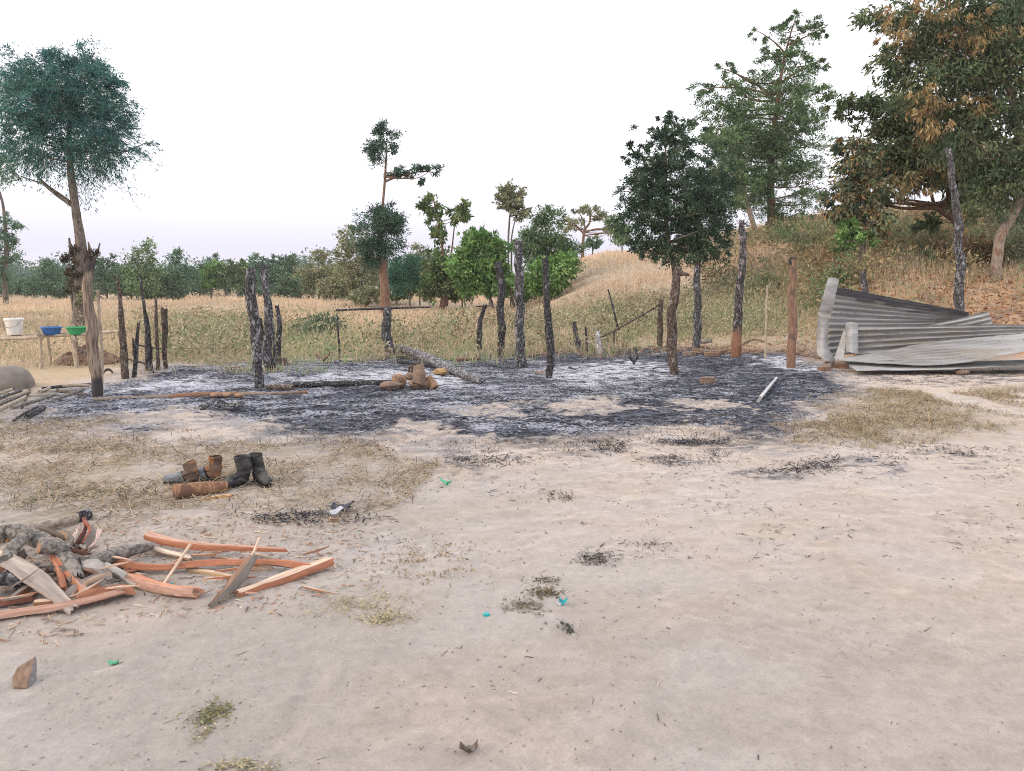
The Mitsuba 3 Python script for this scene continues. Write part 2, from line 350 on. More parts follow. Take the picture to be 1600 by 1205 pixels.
def grain(a, b, c=None):
    def fn(p, n, uv):
        g = FB(p.x * 70, p.y * 70, p.z * 12, 4)
        k = mix(a, b, smoothstep(0.3, 0.7, g))
        return mix(k, mi.Color3f(c), smoothstep(0.58, 0.72, FB(p.x * 12, p.y * 12, p.z * 5, 3))) if c else k
    return fn
wood('reddish_pole_wood', grain((0.17, 0.10, 0.07), (0.28, 0.175, 0.125), (0.13, 0.09, 0.075)), 0.004)
wood('pale_pole_wood', grain((0.34, 0.28, 0.21), (0.52, 0.43, 0.335), (0.27, 0.22, 0.17)), 0.003)
wood('grey_board', grain((0.30, 0.30, 0.31), (0.46, 0.46, 0.47), (0.24, 0.235, 0.23)), 0.003)
wood('bark_grey', grain((0.10, 0.085, 0.07), (0.235, 0.20, 0.175), (0.075, 0.062, 0.052)), 0.02, (22, 22, 6))
wood('bark_fissured', grain((0.12, 0.108, 0.10), (0.30, 0.275, 0.255), (0.10, 0.085, 0.075)), 0.006, (60, 60, 60))
wood('bark_reddish', grain((0.15, 0.09, 0.062), (0.27, 0.17, 0.12), (0.11, 0.075, 0.06)), 0.02, (22, 22, 6))
wood('bark_pale', grain((0.20, 0.165, 0.135), (0.36, 0.30, 0.25), (0.22, 0.13, 0.09)), 0.02, (22, 22, 6))
def brickc(p, n, uv):
    g = FB(p.x * 40, p.y * 40, p.z * 40, 3)
    return mix(mix((0.17, 0.105, 0.075), (0.27, 0.18, 0.13), g), mi.Color3f(0.24, 0.22, 0.21), smoothstep(0.55, 0.7, FB(p.x * 11, p.y * 11, p.z * 11, 3)) * 0.6)
wood('brick_clay', brickc, 0.004, (60, 60, 60))
def stonec(p, n, uv):
    g = FB(p.x * 30, p.y * 30, p.z * 30, 4)
    return mix(mix((0.15, 0.105, 0.08), (0.27, 0.19, 0.145), g), mi.Color3f(0.10, 0.085, 0.08), smoothstep(0.56, 0.7, FB(p.x * 9, p.y * 9, p.z * 9, 3)) * 0.6)
wood('stone_brown', stonec, 0.006, (40, 40, 40))
wood('stone_orange', grain((0.24, 0.145, 0.09), (0.34, 0.22, 0.145), (0.18, 0.12, 0.09)), 0.006, (40, 40, 40))
def mudc(p, n, uv):
    g = FB(p.x * 22, p.y * 22, p.z * 22, 4)
    return mix(mix((0.17, 0.14, 0.118), (0.26, 0.21, 0.172), g), mi.Color3f(0.21, 0.12, 0.08), smoothstep(0.56, 0.66, FB(p.x * 3, p.y * 3, 2.0, 3)))
wood('mud_wall', mudc, 0.01, (30, 30, 30))
def zincc(p, n, uv):
    a = FB(p.x * 1.6, p.y * 4, p.z * 18, 4)
    b = FB(p.x * 28, p.y * 28, p.z * 28, 3)
    k = mix((0.27, 0.27, 0.268), (0.38, 0.38, 0.38), smoothstep(0.3, 0.7, a))
    k = mix(k, mi.Color3f(0.28, 0.25, 0.205), smoothstep(0.54, 0.68, FB(p.x * 1.1 + 4, p.y * 2, p.z * 6, 3)) * 0.55)
    return mix(k * (0.9 + 0.2 * b), mi.Color3f(0.09, 0.088, 0.09), smoothstep(0.60, 0.72, b * 0.4 + FB(p.x * 1.5, p.y * 3, p.z * 26, 3) * 0.6) * 0.8)
scene['weathered_zinc'] = {'type': 'twosided', 'bsdf': {'type': 'principled', 'base_color': proc(zincc), 'roughness': 0.55, 'metallic': 0.25, 'specular': 0.4}}
scene['dark_zinc'] = {'type': 'twosided', 'bsdf': {'type': 'principled', 'base_color': proc(lambda p, n, uv: mix((0.07, 0.072, 0.085), (0.16, 0.16, 0.18), FB(p.x * 6, p.y * 6, p.z * 18, 3))), 'roughness': 0.6, 'metallic': 0.2}}
def plastic(key, fn, rough=0.4):
    scene[key] = {'type': 'twosided', 'bsdf': {'type': 'principled', 'base_color': proc(fn) if callable(fn) else {'type': 'rgb', 'value': fn}, 'roughness': rough, 'specular': 0.4}}
plastic('bucket_white', lambda p, n, uv: mix(mix((0.62, 0.60, 0.56), (0.70, 0.68, 0.64), FB(p.x * 9, p.y * 9, p.z * 9, 3)), mi.Color3f(0.09, 0.12, 0.22),
        smoothstep(0.60, 0.66, FB(p.x * 24, p.y * 24, p.z * 20, 3)) * smoothstep(0.02, 0.06, p.x + 8.93)), 0.45)
plastic('basin_blue', lambda p, n, uv: mix((0.03, 0.11, 0.33), (0.05, 0.155, 0.40), FB(p.x * 12, p.y * 12, p.z * 12, 2)))
plastic('basin_green', lambda p, n, uv: mix((0.03, 0.26, 0.10), (0.045, 0.33, 0.13), FB(p.x * 12, p.y * 12, p.z * 12, 2)))
plastic('cap_teal', (0.02, 0.30, 0.33)); plastic('scrap_green', (0.10, 0.42, 0.25)); plastic('scrap_white', (0.6, 0.6, 0.6)); plastic('scrap_dark', (0.04, 0.045, 0.06), 0.6); plastic('foil_silver', (0.42, 0.43, 0.47), 0.35)
def leatherc(p, n, uv):
    return mix((0.022, 0.022, 0.024), (0.075, 0.072, 0.072), smoothstep(0.4, 0.7, FB(p.x * 25, p.y * 25, p.z * 25, 4)))
def burntc(p, n, uv):
    a = FB(p.x * 22, p.y * 22, p.z * 22, 4)
    k = mix((0.055, 0.038, 0.03), (0.17, 0.115, 0.085), a)
    return mix(k, mi.Color3f(0.25, 0.12, 0.06), smoothstep(0.56, 0.66, FB(p.x * 15 + 7, p.y * 15, p.z * 15, 3)))
scene['boot_leather'] = {'type': 'bumpmap', 'arbitrary': proc(lambda p, n, uv: FB(p.x * 60, p.y * 60, p.z * 90, 3), eps=0.002), 'scale': 0.004, 'bsdf': {'type': 'twosided', 'bsdf': {'type': 'principled', 'base_color': proc(leatherc), 'roughness': 0.65, 'specular': 0.35}}}
plastic('burnt_leather', burntc, 0.8)
plastic('toe_grey', lambda p, n, uv: mix((0.10, 0.115, 0.13), (0.24, 0.255, 0.27), FB(p.x * 30, p.y * 30, p.z * 30, 3)), 0.7)
plastic('sole_rubber', (0.03, 0.03, 0.032), 0.8)
plastic('grey_clay', lambda p, n, uv: mix(mix((0.15, 0.13, 0.115), (0.23, 0.205, 0.185), FB(p.x * 8, p.y * 8, p.z * 8, 3)), mi.Color3f(0.22, 0.13, 0.09), smoothstep(0.0, 0.12, p.x + 7.30 + 0.1 * FB(p.x * 12, p.y * 12, p.z * 12, 3))), 0.9)

# ---------------------------------------------------------------- foliage
def leafmesh(pos, d, length, width, col, rng, fold=0.25):
    """two-triangle leaves: pos, direction, length, width, colour per leaf"""
    n = len(pos)
    d = unit(d)
    s = unit(np.cross(d, rng.normal(size=(n, 3))))
    up = np.cross(s, d)
    L, W = length[:, None], width[:, None]
    tip, mid = pos + d * L, pos + d * L * 0.45 + up * W * fold
    v = np.stack([pos, mid + s * W * 0.5, tip, mid - s * W * 0.5], 1).reshape(-1, 3)
    k = np.arange(n)[:, None] * 4
    f = np.vstack([k + [0, 1, 2], k + [0, 2, 3]])
    return v, f, np.repeat(col, 4, 0)
def pick(pal, n, rng, vary=0.22):
    pal = np.asarray([lin(c) for c in pal])
    c = pal[rng.integers(0, len(pal), n)]
    return np.clip(c * (1 + vary * rng.normal(size=(n, 1))).clip(0.4, 1.8), 0.004, 0.8)
def crown(clusters, n, ll, lw, pal, seed, droop=0.3, clump=0.24, per=60, spray=0.0, shell=0.5, out=0.8, flat=0.75, kk=0.62, ragged=0.25):
    """clusters: (px, py, rx, ry, D[, depth ratio]) with radii in pixels at that distance; leaves gather in clumps"""
    rng = np.random.default_rng(seed)
    tot = sum(c[2] * c[3] for c in clusters)
    P, Dn, C = [], [], []
    tips = []
    for c in clusters:
        px, py, rx, ry, D = c[:5]
        dz = c[5] if len(c) > 5 else 1.0
        cen = X(px, py, D); sc = D / FPX
        R = np.array([rx * sc, rx * sc * dz, ry * sc])
        m = int(n * c[2] * c[3] / tot)
        nk = max(3, m // per)
        u = unit(rng.normal(size=(nk, 3))) * (rng.random((nk, 1)) ** (shell * 0.66)) * 0.92
        u *= (0.80 + 0.30 * rng.random((nk, 1)) + ragged * rng.random((nk, 1)) ** 4)
        kc = cen + u * R
        tips.append(kc)
        rs = clump * R.mean() * (0.6 + 0.7 * rng.random(nk)) * np.clip(1.35 - 0.45 * np.linalg.norm(u, axis=1), 0.45, 1)
        which = rng.integers(0, nk, m)
        off = rng.normal(size=(m, 3)) * rs[which][:, None] * [1, 1, flat] * 0.62
        outd = unit((kc - cen) / R + 1e-6)
        if spray:
            t = rng.random((m, 1)) * spray * R.mean()
            tw = rng.integers(0, 7, m)
            base = np.stack([np.sin(which * 12.9 + tw * 78.2), np.cos(which * 3.1 + tw * 41.7), np.sin(which * 7.7 + tw * 19.3) * 0.7], 1)
            off = off * 0.35 + unit(outd[which] + 0.75 * base) * t - np.array([0, 0, 1]) * t * t * 0.5 / max(spray * R.mean(), .1)
        P.append(kc[which] + off)
        Dn.append(outd[which] * out + rng.normal(size=(m, 3)) * 0.7 - np.array([0, 0, droop]))
        tone = (0.72 + 0.56 * rng.random(nk)) * np.ones(nk)
        hue = rng.integers(0, len(pal), nk)
        palv = np.asarray([lin(q) for q in pal])
        idx = np.where(rng.random(m) < kk, hue[which], rng.integers(0, len(pal), m))
        C.append(palv[idx] * (tone[which] * (1 + 0.2 * rng.normal(size=m)).clip(0.5, 1.7))[:, None])
    P, Dn, C = np.vstack(P), np.vstack(Dn), np.clip(np.vstack(C), 0.004, 0.7)
    L = ll * (0.6 + 0.8 * rng.random(len(P))); W = lw * (0.6 + 0.8 * rng.random(len(P)))
    return leafmesh(P, Dn, L, W, C, rng), np.vstack(tips)
def tree(name, label, cat_, trunk, tw, D, clusters, n, ll, lw, pal, seed, bark='bark_grey', branches=14, extra=(), group=None, **kw):
    """trunk: pixels base to top at distance D, tw: widths in pixels"""
    k = thing(name, label, cat_, group)
    sc = D / FPX
    pts = [X(a, b, D) for a, b in trunk]
    pts[0] = np.array([pts[0][0], pts[0][1], min(pts[0][2], H(pts[0][0], pts[0][1])) - 0.15])
    v = [tube(pts, np.array(tw) * sc / 2, 9, 0.2, 0.12, 3.0, seed)]
    lm, tips = crown(clusters, n, ll, lw, pal, seed, **kw)
    rng = np.random.default_rng(seed + 1)
    path = resample(pts, 40)
    wd = np.interp(np.linspace(0, 1, 40), np.linspace(0, 1, len(tw)), tw) * sc / 2
    for t in tips[rng.permutation(len(tips))[:branches]]:
        d = np.linalg.norm(path - t, axis=1) + np.maximum(path[:, 2] - t[2] + 0.1 * np.linalg.norm(path[:, :2] - t[:2], axis=1), 0) * 2.0
        i0 = int(np.argmin(d))
        a = path[i0]
        mid = (a + t) / 2 + rng.normal(size=3) * 0.06 * np.linalg.norm(t - a) + [0, 0, -0.05 * np.linalg.norm(t - a)]
        r0 = max(min(wd[i0] * 0.55, 0.018 * np.linalg.norm(t - a) + 0.008), 0.006)
        v.append(tube([a, mid, t], [r0, r0 * 0.7, r0 * 0.3], 5, 0.25, 0.08, 3, seed, cap=False))
    for e in extra:
        ep, ew = e
        v.append(tube([X(*q) if len(q) == 3 else X(q[0], q[1], D) for q in ep], np.array(ew) * sc / 2, 7, 0.15, 0.12, 4, seed + 3))
    m = cat(v)
    obj('trunk', (m[0], m[1]), bark, k, smooth=True)
    obj('crown', (lm[0], lm[1]), 'leaf_material', k, color=lm[2], kind='stuff')
    return k

GREY_TEAL = [(75, 117, 116), (86, 128, 119), (64, 104, 110), (96, 135, 123), (79, 119, 105)]
DARK_GREEN = [(63, 85, 70), (76, 98, 78), (54, 74, 62), (93, 113, 90)]
MID_GREEN = [(104, 130, 92), (120, 144, 104), (90, 114, 82), (136, 154, 114)]
BRIGHT = [(108, 146, 84), (126, 162, 98), (94, 130, 78), (142, 172, 112)]
OLIVE = [(130, 138, 106), (146, 150, 118), (116, 126, 96), (160, 158, 130)]
FAR = [(97, 128, 107), (110, 138, 114), (88, 118, 98), (119, 144, 120)]
FAR_DARK = [(89, 116, 94), (102, 126, 103), (81, 108, 89), (113, 134, 107)]
BROWN = [(170, 146, 106), (150, 126, 92), (134, 110, 84), (178, 162, 120)]

tree('tree', 'tall slim tree with one round feathery blue-green crown and bare dead side limb', 'tree',
     [(124, 512), (128, 440), (127, 390), (119, 330), (110, 262), (108, 190)], [26, 23, 17, 12, 10, 5], 24.0,
     [(104, 180, 82, 78, 24), (56, 145, 42, 44, 24), (144, 134, 42, 40, 24), (156, 214, 42, 42, 24), (54, 215, 42, 38, 24), (106, 112, 58, 30, 24)],
     58000, 0.12, 0.025, GREY_TEAL, 11, branches=46, spray=0.52, per=120, ragged=0.7, droop=0.45, clump=0.2, flat=0.6,
     extra=[([(116, 322), (92, 305), (70, 288), (56, 272)], [9, 8, 6, 3]), ([(70, 288), (45, 280), (28, 274)], [4, 2, 1]), ([(112, 318), (110, 306)], [4, 2]), ([(126, 420), (112, 395), (108, 372)], [10, 6, 3]),
            ([(132, 420), (140, 392), (138, 378)], [9, 6, 2]), ([(124, 455), (112, 440), (108, 425)], [8, 5, 2]), ([(118, 490), (113, 470), (112, 460)], [8, 5, 3]), ([(60, 276), (72, 262)], [4, 1]), ([(150, 405), (156, 380)], [4, 2])])
k = thing('dead_leaf_clump', 'dark dry leaf clumps sprouting from the trunk below the round feathery crown', 'foliage')
lm, _ = crown([(112, 398, 11, 26, 23.8), (145, 400, 8, 20, 23.8), (118, 440, 14, 24, 23.8)], 1400, 0.10, 0.05, [(92, 82, 72), (78, 72, 66), (104, 98, 84)], 12, per=40)
lm2, _ = crown([(126, 462, 20, 14, 23.8)], 700, 0.09, 0.04, OLIVE, 13, per=40)
lm = cat([lm, lm2]); scene[k] = mikit.ply((lm[0], lm[1]), 'leaf_material', color=lm[2]); labels[k]['kind'] = 'stuff'

tree('tree', 'slim tree cut by the edge of the picture with foliage along its stem', 'tree', [(10, 480), (8, 430), (10, 380), (6, 330), (-14, 270)], [9, 8, 6, 4, 3], 48.0,
     [(4, 262, 26, 28, 48), (-20, 240, 26, 30, 48), (8, 350, 22, 22, 48), (14, 385, 22, 18, 48), (6, 415, 30, 28, 48), (-20, 400, 30, 40, 48)], 7000, 0.2, 0.07, FAR, 21, branches=26, per=50)

# far row of trees beyond the field: (px, top, half width, D, palette, word)
far = [(-30, 420, 40, 110, FAR, 'squat tree half out of frame at the start of the far tree row'), (72, 398, 34, 105, FAR, 'rounded far tree behind the white bucket'), (40, 436, 34, 120, FAR, 'low pale bush far behind the slim edge tree'),
       (102, 412, 20, 110, FAR, 'small dark far tree between the bucket and the round-crowned trunk'), (166, 394, 32, 100, FAR_DARK, 'dark domed far tree just past the round-crowned trunk'),
       (222, 370, 28, 92, MID_GREEN, 'tallest pointed pale green tree in the far row'), (205, 412, 30, 96, FAR_DARK, 'dark low tree under the pointed pale tree'), (272, 388, 28, 100, FAR, 'wispy open-topped tree behind the short brown stake'),
       (255, 420, 34, 95, FAR_DARK, 'blackish bushy tree in the middle of the far row'), (300, 410, 24, 120, FAR, 'faint blue-green tree deep in the far row'), (330, 396, 30, 125, FAR, 'wide flat far tree beyond the two small green trees'),
       (405, 392, 22, 120, FAR, 'feathery far tree rising beside the two tall charred posts'), (430, 398, 22, 120, FAR, 'pale rounded far tree beyond the second charred post'), (452, 392, 16, 118, FAR_DARK, 'small dark tuft of a far tree against the sky'),
       (470, 412, 34, 100, OLIVE, 'greyish olive bushy tree with no visible trunk'), (497, 378, 26, 96, OLIVE, 'olive loose-leaved tree with a spiky top'), (440, 430, 30, 92, FAR_DARK, 'low dark bush at the edge of the field'),
       (525, 410, 26, 80, OLIVE, 'dull olive tree left standing before the ball-crowned pollard'), (650, 372, 18, 90, OLIVE, 'faint twiggy tree just past the ball-crowned pollard'), (385, 412, 18, 110, FAR, 'narrow dim tree behind the tallest leaning charred post')]
for q, (px, top, hw, D, pal, lb) in enumerate(far):
    D = D * 0.72
    base = X(px, 460, D); zb = float(H(base[0], base[1]))
    pb = 602.5 - FPX * math.tan(math.atan((zb - EYE) / D) + PITCH)
    hh = pb - top
    rg = np.random.default_rng(q + 300)
    cl = [(px, top + hh * 0.55, hw * 0.9, hh * 0.40, D), (px + rg.uniform(-.3, .3) * hw, top + hh * 0.24, hw * 0.55, hh * 0.24, D), (px - hw * 0.5, top + hh * 0.66, hw * 0.55, hh * 0.3, D), (px + hw * 0.5, top + hh * 0.62, hw * 0.6, hh * 0.32, D)]
    tree('far_tree', lb, 'tree', [(px, pb), (px + rg.uniform(-2, 2), pb - hh * 0.4), (px + rg.uniform(-3, 3), top + hh * 0.25)], [3.2, 2.6, 1], D, cl, 3600, 0.0036 * D, 0.0018 * D, pal, 300 + q, branches=9, per=45, clump=0.3, shell=0.6, group='trees beyond the field')
rng = np.random.default_rng(77)
lms = []
for q in range(70):
    px = rng.uniform(-60, 700); D = rng.uniform(95, 150)
    gz = float(H(X(px, 450, D)[0], D)); hh = rng.uniform(3.0, 6.0)
    p0 = X(px, 450, D); m = 520
    rad = rng.uniform(2.2, 4.5)
    u = unit(rng.normal(size=(m, 3))) * rng.random((m, 1)) ** .4
    pos = np.array([p0[0], D, gz + hh * .5]) + u * [rad, rad, hh * .55] + (vf(u * 3 + q, 2, q)[:, None] - .5) * 1.2
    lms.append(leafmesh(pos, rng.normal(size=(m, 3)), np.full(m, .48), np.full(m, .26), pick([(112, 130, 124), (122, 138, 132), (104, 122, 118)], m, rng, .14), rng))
m = cat(lms)
obj('far_treeline', (m[0], m[1]), 'leaf_material', color=m[2], label='pale hazy band of far woodland beyond the field', kind='stuff')
for px, lb in ((330, 'small light green tree with bare straight trunk at the far edge of the field'), (352, 'second light green tree of the small pair, its trunk dark and thin'), (372, 'dark green small tree closest to the tall charred post pair')):
    D = 74
    tree('small_tree', lb, 'tree', [(px, 472), (px, 450), (px + 1, 425)], [2.6, 2.2, 1], D, [(px, 434, 15, 17, D), (px + 4, 418, 12, 12, D), (px - 6, 440, 10, 12, D)], 2600, 0.26, 0.13, BRIGHT if px < 340 else MID_GREEN, 340 + px, branches=8, per=40, group='small trees at the far field edge')

tree('tree', 'dark bushy tree tucked behind the ball-crowned pollard', 'tree', [(556, 476), (556, 440), (558, 390)], [6, 5, 2], 52.0, [(552, 418, 30, 42, 52), (548, 372, 24, 24, 52), (575, 430, 26, 36, 52)], 7000, 0.2, 0.09, OLIVE, 31, branches=14, per=50)
tree('pollard_tree', 'pollarded tree with dense green leaf ball and a thin stem carrying a second tuft', 'tree',
     [(603, 500), (601, 460), (597, 400), (593, 350), (598, 318), (602, 270), (604, 225)], [17, 15, 12, 8, 4, 4, 2], 36.0,
     [(592, 368, 40, 42, 36), (604, 345, 30, 26, 36), (586, 395, 28, 24, 36), (598, 236, 24, 24, 36), (606, 206, 22, 13, 36), (612, 268, 20, 7, 36), (645, 270, 26, 8, 36, 0.6), (672, 266, 22, 8, 36, 0.6), (658, 284, 12, 6, 36)],
     17000, 0.14, 0.045, [(74, 100, 86), (64, 88, 78), (86, 112, 92)], 32, bark='bark_reddish', branches=30, per=70, clump=0.28,
     extra=[([(601, 284), (630, 274), (662, 268), (688, 274)], [4, 3, 2, 1])])
tree('green_bush', 'dense rounded blue-green bush with fine leaves beside the pollard', 'bush', [(640, 470), (640, 450), (640, 430)], [4, 3, 2], 48.0, [(640, 424, 32, 30, 48), (622, 436, 18, 24, 48)], 9000, 0.15, 0.05, [(66, 108, 90), (76, 118, 98), (58, 94, 80)], 33, branches=8, per=80, clump=0.3)
tree('tree', 'green tree with reddish forked trunk and two leggy leaf-tufted shoots', 'tree', [(690, 478), (694, 450), (692, 400), (684, 345), (676, 305)], [12, 9, 4, 3, 2], 44.0,
     [(684, 420, 24, 40, 44), (676, 320, 20, 14, 44), (668, 322, 12, 8, 44), (682, 342, 14, 10, 44), (714, 335, 18, 14, 44), (726, 325, 11, 12, 44), (688, 366, 17, 14, 44), (700, 445, 26, 24, 44), (672, 448, 18, 22, 44)],
     7000, 0.24, 0.10, [(98, 126, 80), (114, 140, 92), (86, 110, 76), (138, 140, 102)], 34, bark='bark_reddish', branches=30, per=30,
     extra=[([(698, 440), (706, 390), (712, 345), (724, 325)], [4, 3, 2, 1]), ([(697, 478), (700, 455), (706, 430)], [7, 6, 4])])
tree('tree', 'bright green large-leaved tree leaning toward the charred posts', 'tree', [(772, 480), (764, 462), (748, 440), (742, 405)], [6, 5, 4, 2], 42.0,
     [(752, 402, 36, 40, 42), (730, 425, 30, 38, 42), (772, 430, 26, 34, 42), (745, 375, 26, 14, 42), (776, 388, 20, 16, 42)], 9000, 0.27, 0.13, BRIGHT, 35, branches=22, per=36)
tree('tree', 'leggy tree with twin thin stems and a small ragged crown above the bright green tree', 'tree', [(806, 480), (796, 440), (794, 390), (796, 345), (802, 305)], [5, 4, 3, 3, 1], 44.0,
     [(802, 302, 22, 16, 44), (796, 318, 22, 12, 44), (812, 330, 16, 12, 44), (786, 306, 10, 12, 44)], 2600, 0.22, 0.1, OLIVE, 36, branches=22, per=28, extra=[([(800, 440), (799, 380), (806, 340), (815, 320)], [3, 3, 2, 1])])
tree('tree', 'bushy tree with feathery dull crown behind the leaning charred post', 'tree', [(850, 480), (850, 440), (852, 380)], [6, 5, 2], 40.0,
     [(852, 388, 46, 38, 40), (878, 402, 32, 34, 40), (832, 378, 28, 24, 40), (860, 342, 30, 18, 40)],
     12000, 0.17, 0.06, [(104, 130, 92), (92, 118, 86), (122, 140, 104)], 37, branches=20, per=50)
tree('green_bush', 'bright green broad-leaved bush at the foot of the hill', 'bush', [(862, 470), (862, 450), (862, 430)], [4, 3, 2], 37.0, [(862, 430, 34, 28, 37), (882, 412, 20, 20, 37), (832, 442, 24, 18, 37)], 5600, 0.2, 0.10, BRIGHT, 38, branches=10, per=36)
for q, (px, py, rx, ry, D, pal_, lb) in enumerate([(656, 446, 26, 22, 50, MID_GREEN, 'mid-green bush filling the gap between blue-green bush and forked tree'), (722, 452, 26, 18, 47, MID_GREEN, 'low green bush at the foot of the bright green tree'),
        (798, 448, 22, 18, 46, BRIGHT, 'fresh green bush behind the tall straight black post'), (905, 436, 22, 14, 50, OLIVE, 'olive bush at the start of the hill slope'), (575, 462, 26, 12, 50, OLIVE, 'dull low bush at the foot of the tree behind the pollard'), (830, 458, 26, 14, 42, MID_GREEN, 'spreading bush low behind the tall grey-flaked post'), (620, 460, 20, 10, 52, MID_GREEN, 'small low bush just past the pollard trunk')]):
    tree('green_bush', lb, 'bush', [(px, py + ry + 12), (px, py + 6), (px, py - 4)], [3, 2, 1], D, [(px, py, rx, ry, D), (px + rx * .5, py - ry * .3, rx * .6, ry * .7, D), (px - rx * .5, py + 2, rx * .6, ry * .7, D)], int(rx * ry * 7), .2, .085, pal_, 440 + q, branches=8, per=40)
tree('flat_top_tree', 'flat-topped sparse tree with spreading bare limbs on the hill crest', 'tree', [(910, 398), (911, 380), (913, 362), (922, 345), (920, 325)], [6, 5, 4, 3, 2], 68.0,
     [(896, 346, 22, 6, 68), (925, 328, 18, 7, 68), (945, 340, 18, 7, 68), (958, 358, 22, 6, 68), (884, 358, 16, 5, 68), (905, 330, 9, 6, 68)], 2600, 0.26, 0.09, OLIVE, 39, bark='bark_reddish', branches=24, per=30,
     extra=[([(912, 366), (895, 352), (880, 350), (866, 346)], [3, 3, 2, 1]), ([(913, 364), (935, 358), (955, 358), (975, 352)], [3, 3, 2, 1]), ([(914, 358), (908, 338), (898, 326)], [2, 2, 1])])
tree('green_bush', 'small dark bush on the hill crest under the flat-topped tree', 'bush', [(926, 388), (926, 382), (926, 376)], [2, 2, 1], 70.0, [(928, 378, 12, 9, 70)], 900, 0.25, 0.1, FAR, 40, branches=5, per=30)
tree('green_bush', 'leafy bush on the hill crest half hidden by the dark tree', 'bush', [(972, 392), (972, 378), (972, 362)], [3, 2, 1], 60.0, [(970, 362, 18, 20, 60), (958, 350, 12, 12, 60)], 2200, 0.22, 0.09, MID_GREEN, 41, branches=6, per=30)

tree('dark_tree', 'dense dark green tree standing right behind the charred house posts', 'tree', [(1056, 452), (1054, 420), (1046, 390), (1040, 320), (1040, 220)], [9, 8, 7, 5, 2], 27.0,
     [(1040, 300, 62, 72, 27), (1010, 330, 44, 60, 27), (1052, 230, 46, 40, 27), (1090, 350, 54, 52, 27), (1010, 270, 34, 40, 27), (1105, 300, 40, 50, 27), (1045, 200, 26, 26, 27), (1050, 380, 62, 30, 27), (988, 240, 18, 22, 27), (1000, 385, 26, 20, 27)],
     40000, 0.115, 0.042, DARK_GREEN, 50, branches=60, per=50, clump=0.2, shell=0.75, droop=0.2, spray=0.22, ragged=0.5)
tree('dark_tree', 'smaller dark tree crowding the dense dark tree beside the tallest charred post', 'tree', [(1090, 452), (1090, 420), (1091, 380), (1100, 300)], [9, 9, 7, 3], 29.0,
     [(1105, 350, 44, 48, 29), (1110, 280, 34, 56, 29), (1090, 390, 40, 18, 29)], 8500, 0.12, 0.045, DARK_GREEN, 51, branches=24, per=45, spray=0.25, ragged=0.5)
tree('tall_tree', 'tallest layered green tree with reddish trunk behind the dark tree', 'tree', [(1203, 392), (1205, 350), (1204, 270), (1212, 180), (1226, 90), (1246, 20)], [14, 12, 10, 7, 4, 1], 39.0,
     [(1205, 175, 74, 52, 39), (1130, 140, 44, 22, 39), (1225, 110, 50, 24, 39), (1245, 50, 38, 20, 39), (1125, 190, 44, 30, 39), (1240, 230, 56, 42, 39), (1190, 250, 60, 36, 39), (1232, 310, 50, 46, 39), (1160, 290, 40, 36, 39), (1260, 160, 40, 26, 39), (1180, 210, 60, 36, 39), (1235, 355, 44, 22, 39), (1222, 78, 34, 12, 39), (1192, 52, 22, 6, 39), (1130, 108, 22, 8, 39), (1276, 50, 16, 6, 39), (1270, 100, 22, 8, 39), (1248, 24, 14, 10, 39)],
     62000, 0.15, 0.048, [(88, 116, 80), (102, 128, 90), (76, 102, 72), (118, 138, 100)], 52, bark='bark_reddish', branches=90, per=60, extra=[([(1228, 85), (1205, 62), (1182, 48)], [3, 2, 1]), ([(1232, 70), (1262, 56), (1290, 42)], [3, 2, 1]), ([(1216, 160), (1170, 125), (1118, 104)], [4, 3, 1]), ([(1220, 130), (1255, 108), (1288, 96)], [4, 3, 1])], clump=0.22, flat=0.45, droop=0.1, spray=0.34, ragged=0.2)
tree('tree', 'green tree with arched pale trunk leaning into the tallest tree', 'tree', [(1192, 392), (1180, 360), (1168, 320), (1160, 280), (1140, 230)], [9, 8, 7, 6, 2], 37.0,
     [(1140, 270, 34, 30, 37), (1165, 300, 30, 24, 37), (1135, 220, 36, 24, 37)], 7000, 0.17, 0.06, MID_GREEN, 53, bark='bark_pale', branches=26, per=45, flat=0.5)

# the two big trees over the bank, with drooping yellowed leaf bunches
BIG = [(80, 100, 78), (94, 112, 84), (108, 122, 90), (124, 130, 98)]
tree('big_tree', 'big tree with leaning bare trunk and drooping yellow-brown leaf bunches over the bank', 'tree', [(1556, 420), (1562, 372), (1582, 335), (1600, 290), (1590, 200), (1560, 80)], [17, 15, 14, 13, 10, 5], 22.0,
     [(1560, 120, 90, 90, 22), (1500, 90, 70, 60, 22), (1440, 120, 60, 50, 22), (1570, 250, 70, 60, 22), (1500, 200, 70, 56, 22), (1440, 40, 60, 40, 22), (1400, 90, 40, 30, 22), (1385, 20, 44, 18, 22), (1520, 20, 90, 50, 22), (1600, 20, 70, 70, 22), (1650, 160, 70, 110, 22), (1560, 300, 60, 40, 22)],
     34000, 0.17, 0.055, BIG, 60, bark='bark_pale', branches=70, per=34, clump=0.24, droop=0.7, shell=0.7)
k = thing('yellowed_leaves', 'bunches of drooping yellow-brown dead leaves hanging in the big tree over the bank', 'foliage', kind='stuff')
lm, _ = crown([(1480, 60, 80, 50, 21.5), (1550, 70, 60, 40, 21.5), (1450, 170, 50, 60, 21.5), (1540, 160, 50, 30, 21.5), (1470, 20, 50, 20, 21.5), (1410, 60, 40, 30, 21.5), (1580, 90, 40, 26, 21.5), (1400, 20, 50, 20, 21.5)], 3200, 0.17, 0.045, BROWN, 61, per=26, clump=0.15, droop=1.5, shell=0.9)
scene[k] = mikit.ply((lm[0], lm[1]), 'leaf_material', color=lm[2])
